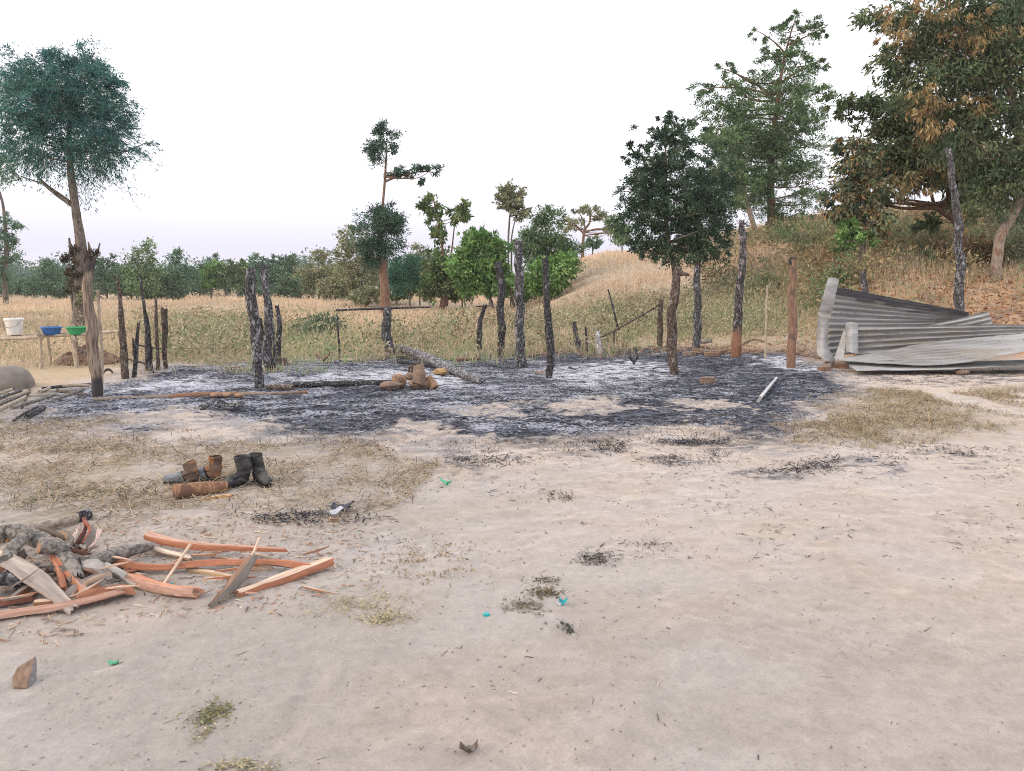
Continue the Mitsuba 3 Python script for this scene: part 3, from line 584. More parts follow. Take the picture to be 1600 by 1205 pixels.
tree('big_tree', 'ragged tree with a long horizontal limb and upright shoots behind the tall charred pole', 'tree', [(1512, 420), (1504, 370), (1492, 335), (1482, 290), (1470, 220)], [16, 14, 12, 8, 3], 25.0,
     [(1430, 180, 60, 40, 25), (1380, 190, 40, 24, 25), (1345, 170, 36, 16, 25), (1440, 250, 70, 44, 25), (1400, 235, 44, 34, 25), (1360, 250, 34, 20, 25), (1310, 160, 22, 12, 25), (1520, 270, 50, 60, 25), (1450, 345, 26, 14, 25), (1370, 300, 34, 22, 25)],
     15000, 0.2, 0.07, BIG, 62, bark='bark_reddish', branches=60, per=30, clump=0.22, droop=0.6,
     extra=[([(1500, 352), (1480, 335), (1460, 325), (1400, 318), (1368, 318), (1362, 336)], [11, 10, 7, 4, 3, 2]), ([(1462, 326), (1455, 300), (1454, 240), (1450, 190)], [5, 4, 3, 2]), ([(1475, 330), (1480, 300), (1478, 240)], [4, 3, 1])])
k = thing('yellowed_leaves', 'hanging tan leaves in the ragged tree around its upright shoots', 'foliage', kind='stuff')
lm, _ = crown([(1440, 260, 60, 50, 24.6), (1400, 290, 50, 30, 24.6), (1480, 210, 40, 30, 24.6), (1540, 300, 40, 30, 24.6), (1520, 340, 30, 16, 24.6)], 3000, 0.22, 0.05, BROWN + OLIVE, 63, per=22, clump=0.16, droop=1.5)
scene[k] = mikit.ply((lm[0], lm[1]), 'leaf_material', color=lm[2])
tree('small_tree', 'small tree with withered brown leaves above the corrugated sheets', 'tree', [(1348, 440), (1348, 400), (1350, 350), (1346, 290)], [9, 8, 5, 2], 23.0,
     [(1350, 300, 36, 40, 23), (1340, 250, 34, 36, 23), (1362, 345, 38, 26, 23), (1310, 310, 26, 36, 23), (1330, 230, 24, 16, 23)], 5200, 0.17, 0.06, BROWN + OLIVE + DARK_GREEN, 64, branches=36, per=26, droop=1.0, clump=0.24, extra=[([(1341, 440), (1342, 405), (1344, 390)], [4, 4, 3])])
k = thing('green_bush', 'bright green leafy sprig low on the small withered tree', 'foliage', kind='stuff')
lm, _ = crown([(1330, 365, 22, 16, 22.8), (1356, 374, 14, 7, 22.8), (1326, 352, 12, 10, 22.8)], 900, 0.14, 0.06, BRIGHT, 65, per=30)
scene[k] = mikit.ply((lm[0], lm[1]), 'leaf_material', color=lm[2])

# shrubs on the hillside and bank
shr = [(1270, 405, 40, 26, 29, OLIVE, 'olive shrub on the hill beside the red-brown post'), (1320, 400, 26, 30, 26, MID_GREEN, 'grey-green shrub below the small withered tree'), (1400, 370, 46, 32, 28, OLIVE, 'tall dry thicket under the long horizontal limb'),
       (1450, 400, 46, 26, 26, OLIVE, 'dull brownish shrub beside the tall charred pole'), (1240, 385, 40, 18, 34, MID_GREEN, 'green shrub under the tallest tree'), (1530, 395, 36, 30, 24, [(104, 84, 58), (86, 72, 50), (72, 72, 48)], 'reddish dry shrub between tall charred pole and leaning trunk'),
       (1585, 385, 40, 40, 25, OLIVE, 'dark shrub behind the leaning bare trunk'), (1300, 430, 30, 24, 22, MID_GREEN, 'leafy weed clump behind the curled ridge strip'), (1190, 430, 40, 24, 25, OLIVE, 'dry brush between tallest post and red-brown post'),
       (1480, 360, 40, 26, 30, OLIVE, 'grey shrub behind the tall charred pole'), (945, 470, 26, 14, 24, OLIVE, 'low leafy weed clump on the hill foot near the slanted rod'), (1590, 330, 50, 50, 30, DARK_GREEN, 'dark thicket filling the bank behind the big tree'), (1350, 350, 50, 30, 33, OLIVE, 'brushy thicket on the hill crest behind the withered tree'), (1520, 330, 60, 40, 34, DARK_GREEN, 'dim undergrowth high on the bank'),
       (998, 480, 20, 14, 22, OLIVE, 'yellowish weed with drooping leaves under the slanted rail'), (495, 512, 42, 24, 21, [(92, 112, 92), (110, 128, 104), (80, 98, 82)], 'grey-green weed clump past the charred post pair')]
for q, (px, py, rx, ry, D, pal, lb) in enumerate(shr):
    k = thing('shrub', lb, 'shrub', 'shrubs on the slope')
    pc = X(px, py, D); gz = float(H(pc[0], pc[1])) + ry * D / FPX * 0.62
    py = 602.5 - FPX * math.tan(math.atan((gz - EYE) / D) + PITCH)
    lm, tips = crown([(px, py, rx, ry, D), (px + rx * 0.4, py - ry * 0.3, rx * 0.6, ry * 0.8, D), (px - rx * 0.5, py + ry * .2, rx * 0.5, ry * 0.7, D)], int(1500 + rx * ry * 1.6), 0.10 + 0.001 * D, 0.03, pal, 400 + q, per=30, clump=0.3, droop=0.0)
    ctr = X(px, py, D); g0 = np.array([ctr[0], ctr[1], H(ctr[0], ctr[1]) - 0.05])
    st = [tube([g0 + [0.05 * (w % 3 - 1), 0, 0], (g0 + t) / 2 + [0, 0, 0.1], t], [0.014, 0.01, 0.004], 4, 0.3, 0.05, 3, q, cap=False) for w, t in enumerate(tips[::max(1, len(tips) // 10)])]
    sm = cat(st)
    obj('stem', (sm[0], sm[1]), 'bark_grey', k, smooth=True)
    obj('foliage', (lm[0], lm[1]), 'leaf_material', k, color=lm[2], kind='stuff')

# ---------------------------------------------------------------- grass of the field and hill
def blades(x, y, h, w, col, rng, lean=0.75):
    n = len(x)
    z = Z(x, y) - 0.02
    b = np.stack([x, y, z], -1)
    a = rng.uniform(0, 2 * np.pi, n)
    s = np.stack([np.cos(a), np.sin(a), 0 * a], -1) * (w / 2)[:, None]
    la = rng.uniform(0, 2 * np.pi, n)
    ld = np.stack([np.cos(la), np.sin(la), 0 * la], -1) * (lean * h * rng.random(n))[:, None]
    mid = b + ld * 0.35 + np.stack([0 * x, 0 * x, h * 0.55], -1)
    tip = b + ld + np.stack([0 * x, 0 * x, h * (1 - 0.2 * rng.random(n))], -1)
    v = np.stack([b - s, b + s, mid - s * 0.8, mid + s * 0.8, tip], 1).reshape(-1, 3)
    k = np.arange(n)[:, None] * 5
    f = np.vstack([k + [0, 1, 3], k + [0, 3, 2], k + [2, 3, 4]])
    c = np.repeat(col, 5, 0).reshape(n, 5, 3) * np.array([0.92, 0.92, 1, 1, 1.05])[None, :, None]
    return v, f, c.reshape(-1, 3)
def heads(x, y, h, col, rng, sc):
    n = len(x)
    p = np.stack([x, y, Z(x, y) + h * 0.86], -1)
    d = rng.normal(size=(n, 3)) * 0.3 + [0, 0, 1.0]
    return leafmesh(p, d, h * 0.22, np.full(n, sc), col, rng)
def field_sample(n, y0, y1, rng, pw=1.0, margin=1.12):
    t = rng.random(n)
    y = (y0 ** pw + t * (y1 ** pw - y0 ** pw)) ** (1 / pw)
    x = y * rng.uniform(-0.72 * margin, 0.72 * margin, n)
    return x, y
def edge(x):
    """near edge of the standing grass"""
    e = np.interp(x, [-12, -8.2, -7.2, -5.6, -4, -2, 0, 1.5, 3, 4.5, 6, 7.6, 9, 12, 20], [15.4, 15.4, 14.9, 13.6, 14.2, 15.3, 16.0, 17.9, 18.7, 19.2, 18.8, 18.2, 18.2, 19, 20])
    return e
DRYP = [(208, 184, 157), (213, 192, 165), (202, 179, 151), (217, 197, 172)]
PINK = [(214, 186, 163), (208, 179, 155), (219, 194, 170)]
GREYG = [(171, 167, 140), (157, 157, 130), (183, 173, 146), (193, 179, 152)]
GREEN = [(137, 173, 117), (153, 189, 130), (124, 158, 109)]
def keep(x, y, rng):
    return y > edge(x) + 2.2 * (vf(np.stack([x * .9, y * .9, 0 * x], -1), 3, 2) - 0.5) * 2 + 0.5 * rng.normal(size=len(x))
def grass_set(n, y0, y1, hmul, w, seed, pw, hd):
    rng = np.random.default_rng(seed)
    x, y = field_sample(n, y0, y1, rng, pw)
    s = keep(x, y, rng)
    px = 800 + FPX * x / y
    bank = (x > 6.4) & (y < 30)
    s &= ~(bank & (rng.random(n) < 0.8 * sst(6.2, 9.5, x) * (1 - sst(21, 30, y))))
    x, y, px = x[s], y[s], px[s]
    cl = vf(np.stack([x * .5, y * .5, 0 * x + 7], -1), 3, 3)
    gz = 0.45 * np.exp(-((px - 1130) / 150) ** 2) * (y < 27) + 0.5 * np.exp(-((px - 480) / 90) ** 2) * (y < 24) + 0.25 * np.exp(-((px - 960) / 110) ** 2) * (y < 27) + 0.35 * np.exp(-((px - 720) / 70) ** 2) * (y < 19)
    r = rng.random(len(x))
    near = 1 - sst(19, 28, y)
    pd, pg, pn = pick(PINK, len(x), rng, 0.07), pick(GREYG, len(x), rng, 0.09), pick(GREEN, len(x), rng, 0.1)
    pt = pick(DRYP, len(x), rng, 0.07)
    patch = vf(np.stack([x * .16 + 3, y * .10, 0 * x + 2], -1), 3, 55)[:, None]
    pt = pt * (0.62 + 0.75 * patch); pd = pd * (0.62 + 0.75 * patch) * np.where(patch > .5, [1, 1, 1], [0.97, 1.02, 0.98])
    hillm = sst(2.0, 5.0, H(x, y))
    c = np.where((r < np.where(y > 45, 0.7, 0.8))[:, None], pt, pd)
    gpat = sst(.48, .62, vf(np.stack([x * .22 + 9, y * .16, 0 * x + 6], -1), 3, 56))
    gg = (rng.random(len(x)) < (0.48 * near + 0.05 + 0.34 * gpat * (y < 60)) * (0.6 + 0.8 * cl))
    c[gg] = pg[gg]
    gn = rng.random(len(x)) < gz * (0.6 + cl * 0.7)
    c[gn] = pn[gn]
    h = hmul * (0.15 + 1.25 * cl ** 1.3) * (0.6 + 0.8 * patch[:, 0]) * (0.5 + 0.7 * rng.random(len(x))) * (0.55 + 0.45 * sst(0, 2.2, y - edge(x)))
    h[gn] *= 0.8
    h *= np.where((px < 180) & (y < 24), 0.55, 1.0)
    b = blades(x, y, h, w * (0.7 + 0.6 * rng.random(len(x))), c, rng)
    if hd:
        m = (rng.random(len(x)) < hd) & ~gn
        hc = pick([(212, 190, 160), (218, 198, 168), (200, 178, 148)], int(m.sum()), rng, 0.12)
        return cat([b, heads(x[m], y[m], h[m], hc, rng, w.mean() * 2.2 if hasattr(w, 'mean') else w * 2.2)])
    return b
for nm, lb, args in (('dry_grass', 'tall dry tan grass with grey-green stalks along the edge of the burnt plot', (130000, 13.2, 27, 0.62, 0.010, 91, 1.2, 0.1)),
                     ('field_grass', 'dry pinkish tan grass of the open field and hill', (100000, 26, 62, 0.45, 0.026, 92, 0.9, 0.1)),
                     ('far_field_grass', 'far dry grass reaching to the tree row', (50000, 60, 135, 0.45, 0.08, 93, 0.8, 0.06))):
    g = grass_set(*args)
    obj(nm, (g[0], g[1]), 'grass_material', color=g[2], label=lb, kind='stuff')
# leafy weeds through the near grass
rng = np.random.default_rng(95)
wx, wy = field_sample(11000, 14, 28, rng, 1.2)
wp = 800 + FPX * wx / wy
s = keep(wx, wy, rng) & (rng.random(11000) < 0.06 + 0.8 * np.exp(-((wp - 1130) / 130) ** 2) + 0.6 * np.exp(-((wp - 330) / 90) ** 2) + 0.5 * np.exp(-((wp - 930) / 100) ** 2))
wx, wy = wx[s], wy[s]
rep = 16
bx, by = np.repeat(wx, rep), np.repeat(wy, rep)
hh = np.repeat(0.25 + 0.5 * rng.random(len(wx)), rep)
pos = np.stack([bx + rng.normal(size=len(bx)) * 0.09, by + rng.normal(size=len(bx)) * 0.09, Z(bx, by) + hh * rng.random(len(bx)) ** 0.7], -1)
lm = leafmesh(pos, rng.normal(size=pos.shape) + [0, 0, 0.5], 0.05 + 0.07 * rng.random(len(bx)), 0.02 + 0.02 * rng.random(len(bx)), pick(GREYG + OLIVE + [(124, 140, 110)], len(bx), rng), rng)
obj('weeds', (lm[0], lm[1]), 'leaf_material', color=lm[2], label='leafy green weeds growing through the grass behind the burnt plot', kind='stuff')

rng = np.random.default_rng(97)
parts = []
bx = rng.uniform(4.5, 26, 1400); by = rng.uniform(19.5, 38, 1400)
bp = 800 + FPX * bx / by
den = np.where(bp > 1240, 0.8, 0.5) * sst(1040, 1200, bp) * np.where((by < 25) & (bp < 1230), .12, 1) * (0.3 + 1.2 * vf(np.stack([bx * .35, by * .35, 0 * bx], -1), 3, 31)) * np.where((by < 24) & (bp > 1360), 0.12, 1)
s = (rng.random(1400) < den) & (bp < 1720)
for q, (a, b) in enumerate(zip(bx[s], by[s])):
    m = 90
    hgt = rng.uniform(.35, 1.1)
    p = np.array([a, b, float(H(a, b))]) + rng.normal(size=(m, 3)) * [.28, .28, 0] + np.stack([np.zeros(m), np.zeros(m), hgt * rng.random(m) ** .8], -1)
    pal = [OLIVE, [(158, 134, 104), (140, 118, 92), (124, 106, 84)], MID_GREEN, [(172, 154, 120), (150, 136, 106)]][rng.choice(4, p=[.22, .34, .1, .34])]
    parts.append(leafmesh(p, rng.normal(size=(m, 3)) + [0, 0, .4], .10 + .10 * rng.random(m), .03 + .035 * rng.random(m), pick(pal, m, rng), rng))
lx, ly = field_sample(1100, 14.2, 26, rng, 1.1)
lp = 800 + FPX * lx / ly
s = (ly > edge(lx) + .2) & (rng.random(1100) < .08 + .75 * (.1 + .6 * np.exp(-((lp - 330) / 110) ** 2) + .4 * np.exp(-((lp - 700) / 120) ** 2) + .6 * np.exp(-((lp - 1000) / 190) ** 2))) & (lp > 215)
lows = []
for a, b in zip(lx[s], ly[s]):
    m = 90; hgt = rng.uniform(.3, .95); sp = rng.uniform(.12, .34)
    p = np.array([a, b, float(H(a, b))]) + rng.normal(size=(m, 3)) * [sp, sp, 0] + np.stack([np.zeros(m), np.zeros(m), hgt * rng.random(m) ** .8], -1)
    pal = [OLIVE, GREYG, MID_GREEN, [(138, 122, 102), (118, 104, 90)]][rng.choice(4, p=[.28, .36, .1, .26])]
    lows.append(leafmesh(p, rng.normal(size=(m, 3)) + [0, 0, .5], .06 + .07 * rng.random(m), .02 + .022 * rng.random(m), pick(pal, m, rng), rng))
m = cat(lows)
obj('low_weeds', (m[0], m[1]), 'leaf_material', color=m[2], label='clumps of low leafy weeds along the grass behind the posts', kind='stuff')
m = cat(parts)
obj('brush_undergrowth', (m[0], m[1]), 'leaf_material', color=m[2], label='dry brushy undergrowth of mixed olive and brown on the slope', kind='stuff')

# ---------------------------------------------------------------- posts
def post(label, pts, w, mat, seed, name='charred_post', jag=0.06, rough=0.2, extra=(), group='charred posts of the burnt hut', D=None, sides=14, catg='post', freq=14.0):
    """pts: pixels base to top; the base stands on the ground"""
    b = G(*pts[0]) if D is None else X(pts[0][0], pts[0][1], D)
    D = b[1]
    P = [np.array([b[0], b[1], float(Z(b[0], b[1])) - 0.12])] + [X(a, c, D) for a, c in pts[1:]]
    w = np.atleast_1d(w) * D / FPX / 2
    if len(w) == 1: w = np.array([w[0] * 1.12, w[0], w[0] * 0.9])
    k = thing(name, label, catg, group)
    obj('shaft', tube(P, w, sides, 0.035, rough, freq, seed, jag=jag, wob=1.7), mat, k, smooth=40)
    for nm, ep, ew, em in extra:
        obj(nm, tube([X(q[0], q[1], D + (q[2] if len(q) > 2 else 0)) for q in ep], np.array(ew) * D / FPX / 2, 9, 0.04, 0.2, 9, seed + 5, jag=0.03), em, k, smooth=40)
    return k
post('stout stripped brown tree-trunk post with charred foot and top beside the green basin', [(149, 622), (147, 560), (142, 500), (136, 455), (138, 412)], [15, 17, 19, 15, 13], 'stripped_post_wood', 101, rough=0.2, jag=0.1, freq=12)
post('straight pale pole standing close behind the stout brown post', [(158, 616), (157, 530), (153, 455)], [6, 6, 5], 'pale_pole_wood', 102, name='pale_pole', rough=0.08, jag=0.02, catg='pole')
post('charred post with a narrow pale splinter top, second past the stout brown post', [(197, 592), (193, 540), (189, 490), (186, 434)], [12, 11, 8, 3], 'charred_brown', 103, rough=0.25)
post('short leaning charred stake between two taller stakes', [(209, 590), (213, 550), (217, 507)], [7, 7, 4], 'charred_black', 104, rough=0.2, extra=[('stub', [(209, 556), (208, 530)], [4, 3], 'charred_brown')])
post('knobbly black post with thin ash-white tip among the stakes', [(232, 579), (231, 530), (226, 478), (221, 455), (220, 433)], [11, 11, 8, 4, 3], 'charred_black', 105, rough=0.28)
post('thin dark stake with small side knot next to the knobbly black post', [(247, 579), (245, 530), (243, 468)], [6, 6, 4], 'charred_brown', 106, rough=0.2)
post('short brown stake with a thick charred head, last of the row of stakes', [(260, 577), (258, 530), (257, 500), (257, 484)], [7, 7, 9, 10], 'charred_brown', 107, rough=0.15)
post('thick leaning black post, nearest of the charred pair', [(406, 607), (402, 560), (397, 510), (392, 460), (390, 422)], [13, 15, 16, 16, 15], 'charred_ashy', 108, rough=0.16, jag=0.09)
post('knotted black post behind the thick leaning one, with split-open lower half', [(420, 580), (419, 540), (420, 490), (415, 450), (412, 420)], [13, 15, 14, 11, 10], 'charred_ashy', 109, rough=0.26, jag=0.08, extra=[('stub', [(410, 545), (408, 510), (407, 498)], [8, 7, 4], 'charred_black'), ('stub', [(430, 575), (428, 530), (428, 515)], [5, 5, 3], 'charred_ashy')])
post('slender black stake standing on a block behind the charred pair', [(438, 566), (435, 520), (433, 479)], [8, 8, 6], 'charred_black', 110, rough=0.15)
post('thin blackened rod stuck upright in the grass edge', [(530, 562), (529, 530), (527, 495)], [3.5, 3.5, 2.5], 'charred_black', 111, name='charred_rod', rough=0.15, jag=0.02, catg='rod', sides=8)
k = post('thick ash-flaked post carrying a blackened crossbar', [(609, 560), (607, 520), (604, 482)], [18, 15, 12], 'charred_ashy', 112, rough=0.25, extra=[('crossbar', [(525, 485), (600, 482), (672, 480)], [3.2, 4, 2.5], 'charred_black')])
post('slim crooked charred stake with a tiny crosspiece at its tip', [(752, 558), (751, 520), (756, 478)], [8, 8, 6], 'charred_black', 113, rough=0.3, extra=[('crosspiece', [(743, 479), (768, 478)], [2, 2], 'charred_black'), ('twig', [(766, 478), (764, 472)], [2, 1], 'charred_black')])
post('tall straight black post just before the tallest central one', [(784, 558), (783, 490), (780, 412)], [12, 12, 11], 'charred_black', 114, rough=0.16)
post('tall grey-flaked post in the centre of the burnt plot', [(815, 574), (812, 500), (811, 440), (810, 380)], [15, 14, 14, 12], 'charred_ashy', 115, rough=0.14, jag=0.09)
post('slender dark brown post with a pale scorched foot', [(859, 591), (858, 530), (855, 450), (854, 404)], [11, 13, 11, 9], 'charred_black', 116, rough=0.12)
post('bent grey-flecked short stump with brown tip at the back edge', [(907, 550), (901, 525), (900, 505)], [9, 9, 6], 'charred_ashy', 117, rough=0.35)
post('thin dark stake beside the bent stump', [(916, 551), (916, 530), (916, 511)], [4, 4, 3], 'charred_black', 118, name='charred_rod', jag=0.02, rough=0.1, catg='rod', sides=8)
post('short ash-white burnt stump', [(937, 553), (937, 536), (936, 520)], [12, 9, 6], 'white_ash', 119, name='ash_stump', rough=0.3, jag=0.05, catg='stump')
post('thin short stake propping the slanted rail', [(959, 544), (959, 530), (959, 516)], [3, 3, 3], 'charred_brown', 120, name='prop_stake', jag=0.01, rough=0.1, catg='stake', sides=8)
post('split black post holding the upper end of the slanted rail', [(1031, 545), (1031, 510), (1032, 471)], [10, 9, 7], 'charred_brown', 121, rough=0.2)
post('bent dark post with mottled bark leaning in front of the dark tree', [(1054, 584), (1050, 540), (1049, 500), (1056, 450), (1060, 420)], [13, 16, 16, 14, 11], 'charred_brown', 122, rough=0.22, jag=0.05, extra=[('stub', [(1058, 430), (1070, 428), (1076, 430)], [6, 6, 4], 'charred_brown')])
post('wavy flaked post with a bare pale top under the dark tree', [(1084, 548), (1092, 505), (1087, 460), (1091, 418)], [13, 12, 11, 8], 'charred_ashy', 123, rough=0.28)
post('tallest flaked post with reddish unburnt foot', [(1151, 558), (1152, 515), (1156, 450), (1159, 390), (1161, 347)], [17, 14, 12, 11, 8], 'charred_above_red_foot', 124, rough=0.2)
post('thin yellowish cane standing between tall post and red-brown post', [(1196, 560), (1197, 500), (1199, 446)], [3.6, 3.4, 2.5], 'pale_pole_wood', 125, name='cane', jag=0.01, rough=0.1, catg='cane', sides=8, extra=[('twig', [(1198, 452), (1205, 442)], [2, 1], 'pale_pole_wood')])
post('smooth red-brown post with a charred cap near the corrugated sheets', [(1236, 575), (1237, 500), (1238, 406)], [14, 13, 11], 'reddish_pole_wood', 126, rough=0.08, jag=0.02, extra=[('charred_cap', [(1236, 414), (1239, 404)], [10, 11], 'charred_black')])
post('short pale-topped burnt stump peeping over the corrugated sheets', [(1352, 470), (1351, 445), (1350, 425)], [13, 12, 8], 'charred_ashy', 127, name='burnt_stump', rough=0.3, D=17.5, catg='stump')
post('very tall leaning charred pole behind the corrugated sheets', [(1500, 492), (1500, 420), (1498, 340), (1490, 290), (1482, 235)], [15, 14, 13, 11, 8], 'charred_ashy', 128, name='charred_pole', rough=0.25, jag=0.12, D=17.0, catg='pole')
# loose rods
def bar(name, label, pts, w, mat, seed, cat_='pole', Ds=None, rough=0.15, group=None, sides=8):
    P = [X(*q) for q in pts]
    Dm = np.mean([q[2] for q in pts])
    obj(name, tube(P, np.array(w) * Dm / FPX / 2, sides, 0.05, rough, 8, seed, jag=0.01), mat, smooth=40, label=label, cat=cat_, group=group)
D0 = G(1031, 545)[1] - 0.12
bar('slanted_rail', 'thin dark rail sloping down from the split post to the ash-white stump', [(1034, 474, D0), (985, 503, D0 - .1), (938, 528, D0 - .3)], [3.2, 3.5, 3], 'charred_brown', 131)
D1 = G(959, 544)[1] + 0.3
bar('slanted_rod', 'thin blackened rod leaning against the slanted rail', [(966, 516, D1), (960, 490, D1), (950, 452, D1)], [4, 3, 2], 'charred_black', 132, 'rod')
D2 = G(232, 579)[1] - 0.05
bar('fence_rail', 'thin dark rail tied across the row of charred stakes', [(207, 537, D2), (225, 541, D2), (252, 545, D2)], [2.4, 2.6, 2], 'charred_black', 133)
for q, (a, b, w, lb) in enumerate([((178, 572), (212, 567), 2.6, 'brown stick lying low between stout post and stakes'), ((160, 590), (176, 584), 4, 'bent brown stick at the foot of the pale pole'), ((214, 570), (240, 585), 4, 'black charred branch slanting from the leaning stake to the ash')]):
    P0, P1 = G(*a), G(*b)
    obj('charred_stick', tube([onground(P0, .05), (onground(P0, .1) + onground(P1, .1)) / 2, onground(P1, .02)], [w * 0.011 / 2, w * .006, w * .004], 7, 0.05, 0.2, 9, 140 + q), 'charred_brown' if q < 2 else 'charred_black', smooth=40, label=lb, cat='stick')
# split slats leaning at the bent stump
for q, (a, b) in enumerate([((905, 522), (918, 528)), ((906, 528), (932, 540)), ((895, 535), (908, 552)), ((888, 537), (905, 555)), ((918, 536), (948, 527)), ((925, 523), (930, 528))]):
    D = 15.9 + 0.05 * q
    obj('pale_splinter', tube([X(*a, D), X(*b, D)], [0.014, 0.010], 5, 0.05, 0.1, 8, 150 + q), 'pale_pole_wood' if q != 2 else 'brick_clay', smooth=False, label='thin pale split slat leaning by the bent grey-flecked stump', cat='slat', group='slats by the bent stump')

# ---------------------------------------------------------------- fallen beams, rubble in the ashes
def log(name, label, pts, w, mat, seed, cat_='log', lift=0.5, rough=0.2, jag=0.05, group=None, freq=6, sides=12, prof=None):
    mat = LYING.get(mat, mat)
    P = [G(*q[:2]) for q in pts]
    D = np.mean([p[1] for p in P])
    w = np.array(w) * D / FPX / 2 * (0.85 if freq > 30 else 1)
    P = [onground(p, w.mean() * lift * 2 + (q[2] if len(q) > 2 else 0)) for p, q in zip(P, pts)]
    return obj(name, tube(P, w, sides, 0.025, rough, freq, seed, jag=jag, prof=prof), mat, smooth=40, label=label, cat=cat_, group=group)
log('fallen_beam', 'long ash-grey fallen trunk slanting across the ashes behind the stones', [(624, 556, 0.1), (672, 571, 0.05), (712, 588, 0), (752, 603, -0.02)], [13, 16, 15, 9], 'charred_ashy', 160, 'beam', rough=0.2)
log('fallen_beam', 'black charred beam lying flat before the stones', [(458, 606), (530, 605), (615, 604)], [9, 10, 10], 'charred_black', 161, 'beam', rough=0.14)
log('fallen_beam', 'thin charred beam under the ash-grey fallen trunk', [(622, 569, .02), (690, 576, 0)], [6, 5], 'charred_black', 162, 'beam')
log('charred_log', 'short dark log at the foot of the thick leaning post', [(418, 608), (458, 612)], [8, 7], 'charred_brown', 163)
log('charred_log', 'rounded grey log end beside the flat curled bark in the ashes', [(315, 643), (333, 632)], [9, 9], 'charred_ashy', 164)
def stone(label, px, py, rx, ry, mat, seed, name='stone', cat_='stone', dep=0.8, lift=0.0, group=None, D=None, rough=0.3):
    g = G(px, py) if D is None else X(px, py, D)
    s = g[1] / FPX
    z = float(Z(g[0], g[1])) if D is None else g[2]
    c = np.array([g[0], g[1] + rx * s * dep * 0.5, z + ry * s * 0.85 + lift])
    return obj(name, lump(c, [rx * s, rx * s * dep, ry * s], seed, 3, rough), mat, smooth=35, label=label, cat=cat_, group=group)
stone('squarish orange clay lump on the flat grey-brown stone', 623, 607, 11, 11, 'stone_orange', 171, lift=0.02)
stone('flat grey-brown stone under the orange lump', 610, 610, 17, 7, 'stone_brown', 172)
stone('large flat brown stone, base of the stacked stones', 658, 608, 20, 9, 'stone_brown', 173)
Ds = G(658, 608)[1]
obj('stone', tube([X(652, 601, Ds - .1), X(655, 588, Ds - .05), X(654, 571, Ds)], [0.085, 0.105, 0.07], 12, 0.03, 0.18, 8, 174), 'stone_brown', smooth=35, label='upright wedge-shaped brown stone leaning on the stacked stones', cat='stone')
obj('stone', tube([X(680, 606, Ds - .02), X(669, 590, Ds + .05)], [0.075, 0.06], 10, 0.03, 0.2, 8, 175), 'stone_orange', smooth=35, label='slanting reddish stone propped at the end of the stacked stones', cat='stone')
stone('small dark stone wedged behind the upright stone', 645, 596, 8, 9, 'charred_brown', 176, lift=0.08)
stone('rounded grey stone chip behind the stacked stones', 640, 600, 8, 6, 'stone_brown', 177, lift=0.05)
plastic('scorched_yellow', lambda p, n, uv: mix((0.40, 0.26, 0.11), (0.22, 0.13, 0.06), smoothstep(0.45, 0.7, FB(p.x * 14, p.y * 14, p.z * 30, 3))), 0.7)
stone('yellow scorched lump in the pale ash beside the fallen trunk', 688, 588, 11, 6, 'scorched_yellow', 178)
def brick(label, px, py, yaw, seed, size=(0.22, 0.11, 0.08), tilt=0.0, dz=0, mat='brick_clay', group=None, rough=0.06):
    g = onground(G(px, py))
    return obj('brick', block(g + [0, size[1] / 2, size[2] / 2 - 0.01 + dz], size, yaw, seed, rough, tilt), mat, smooth=False, label=label, cat='brick', group=group)
brick('lone brick lying flat on the black ground near the bent post', 1107, 601, 0.1, 181, (0.22, 0.12, 0.10), mat='stone_brown')
for q, (px, py, yw) in enumerate([(1078, 556, 0.2), (1092, 553, -0.3), (1112, 557, 0.1), (1128, 554, 0.7)]):
    brick(('dull red brick nearest the wavy flaked post', 'brick lying crooked behind the wavy flaked post', 'brick pointing at the tallest flaked post', 'tilted brick closest to the tallest flaked post')[q], px, py, yw, 190 + q, (0.26, 0.13, 0.10), group='bricks along the back edge')
brick('orange brick propped against the corrugated sheets', 1315, 576, -0.4, 199, (0.30, 0.14, 0.12), 0.2)
brick('orange brick fragment in front of the curled ridge strip', 1290, 580, 0.3, 200, (0.2, 0.12, 0.09))
brick('reddish brick half under the lowest sheet', 1400, 580, 0.1, 201, (0.18, 0.1, 0.07))
brick('tan brick under the front edge of the lowest sheet', 1544, 574, -0.2, 202, (0.2, 0.12, 0.11))
stone('grey stone lying before the lowest sheet', 1505, 586, 10, 5, 'stone_brown', 203)
brick('dark block under the slender black stake', 437, 572, 0.0, 204, (0.22, 0.16, 0.15), mat='charred_brown')
brick('upright brick at the corner of the bare soil behind the ashes', 977, 546, 0.2, 205, (0.10, 0.10, 0.16))
brick('blackened brick end at the back edge of the ashes', 991, 549, 0.1, 206, (0.10, 0.12, 0.09), mat='charred_brown')
log('grey_plank', 'pale grey weathered plank lying on the black ground', [(1186, 630), (1212, 597)], [10, 8], 'grey_board', 207, 'plank', rough=0.05, sides=8, prof=[1, 1.1, .5, .4, 1, 1.1, .5, .4])
log('mud_plinth', 'low broken mud plinth crossing the ashes from the stout post', [(146, 626), (240, 622), (330, 619), (420, 617), (478, 615)], [7, 8, 9, 7, 5], 'mud_wall', 208, 'plinth', lift=0.25, rough=0.25, freq=4)
for q, (px, py) in enumerate([(336, 625), (352, 624), (372, 622)]):
    stone('orange clay clod broken from the mud plinth', px, py, 8, 4, 'stone_orange', 210 + q, 'clay_clod', 'clod', group='clods on the plinth')
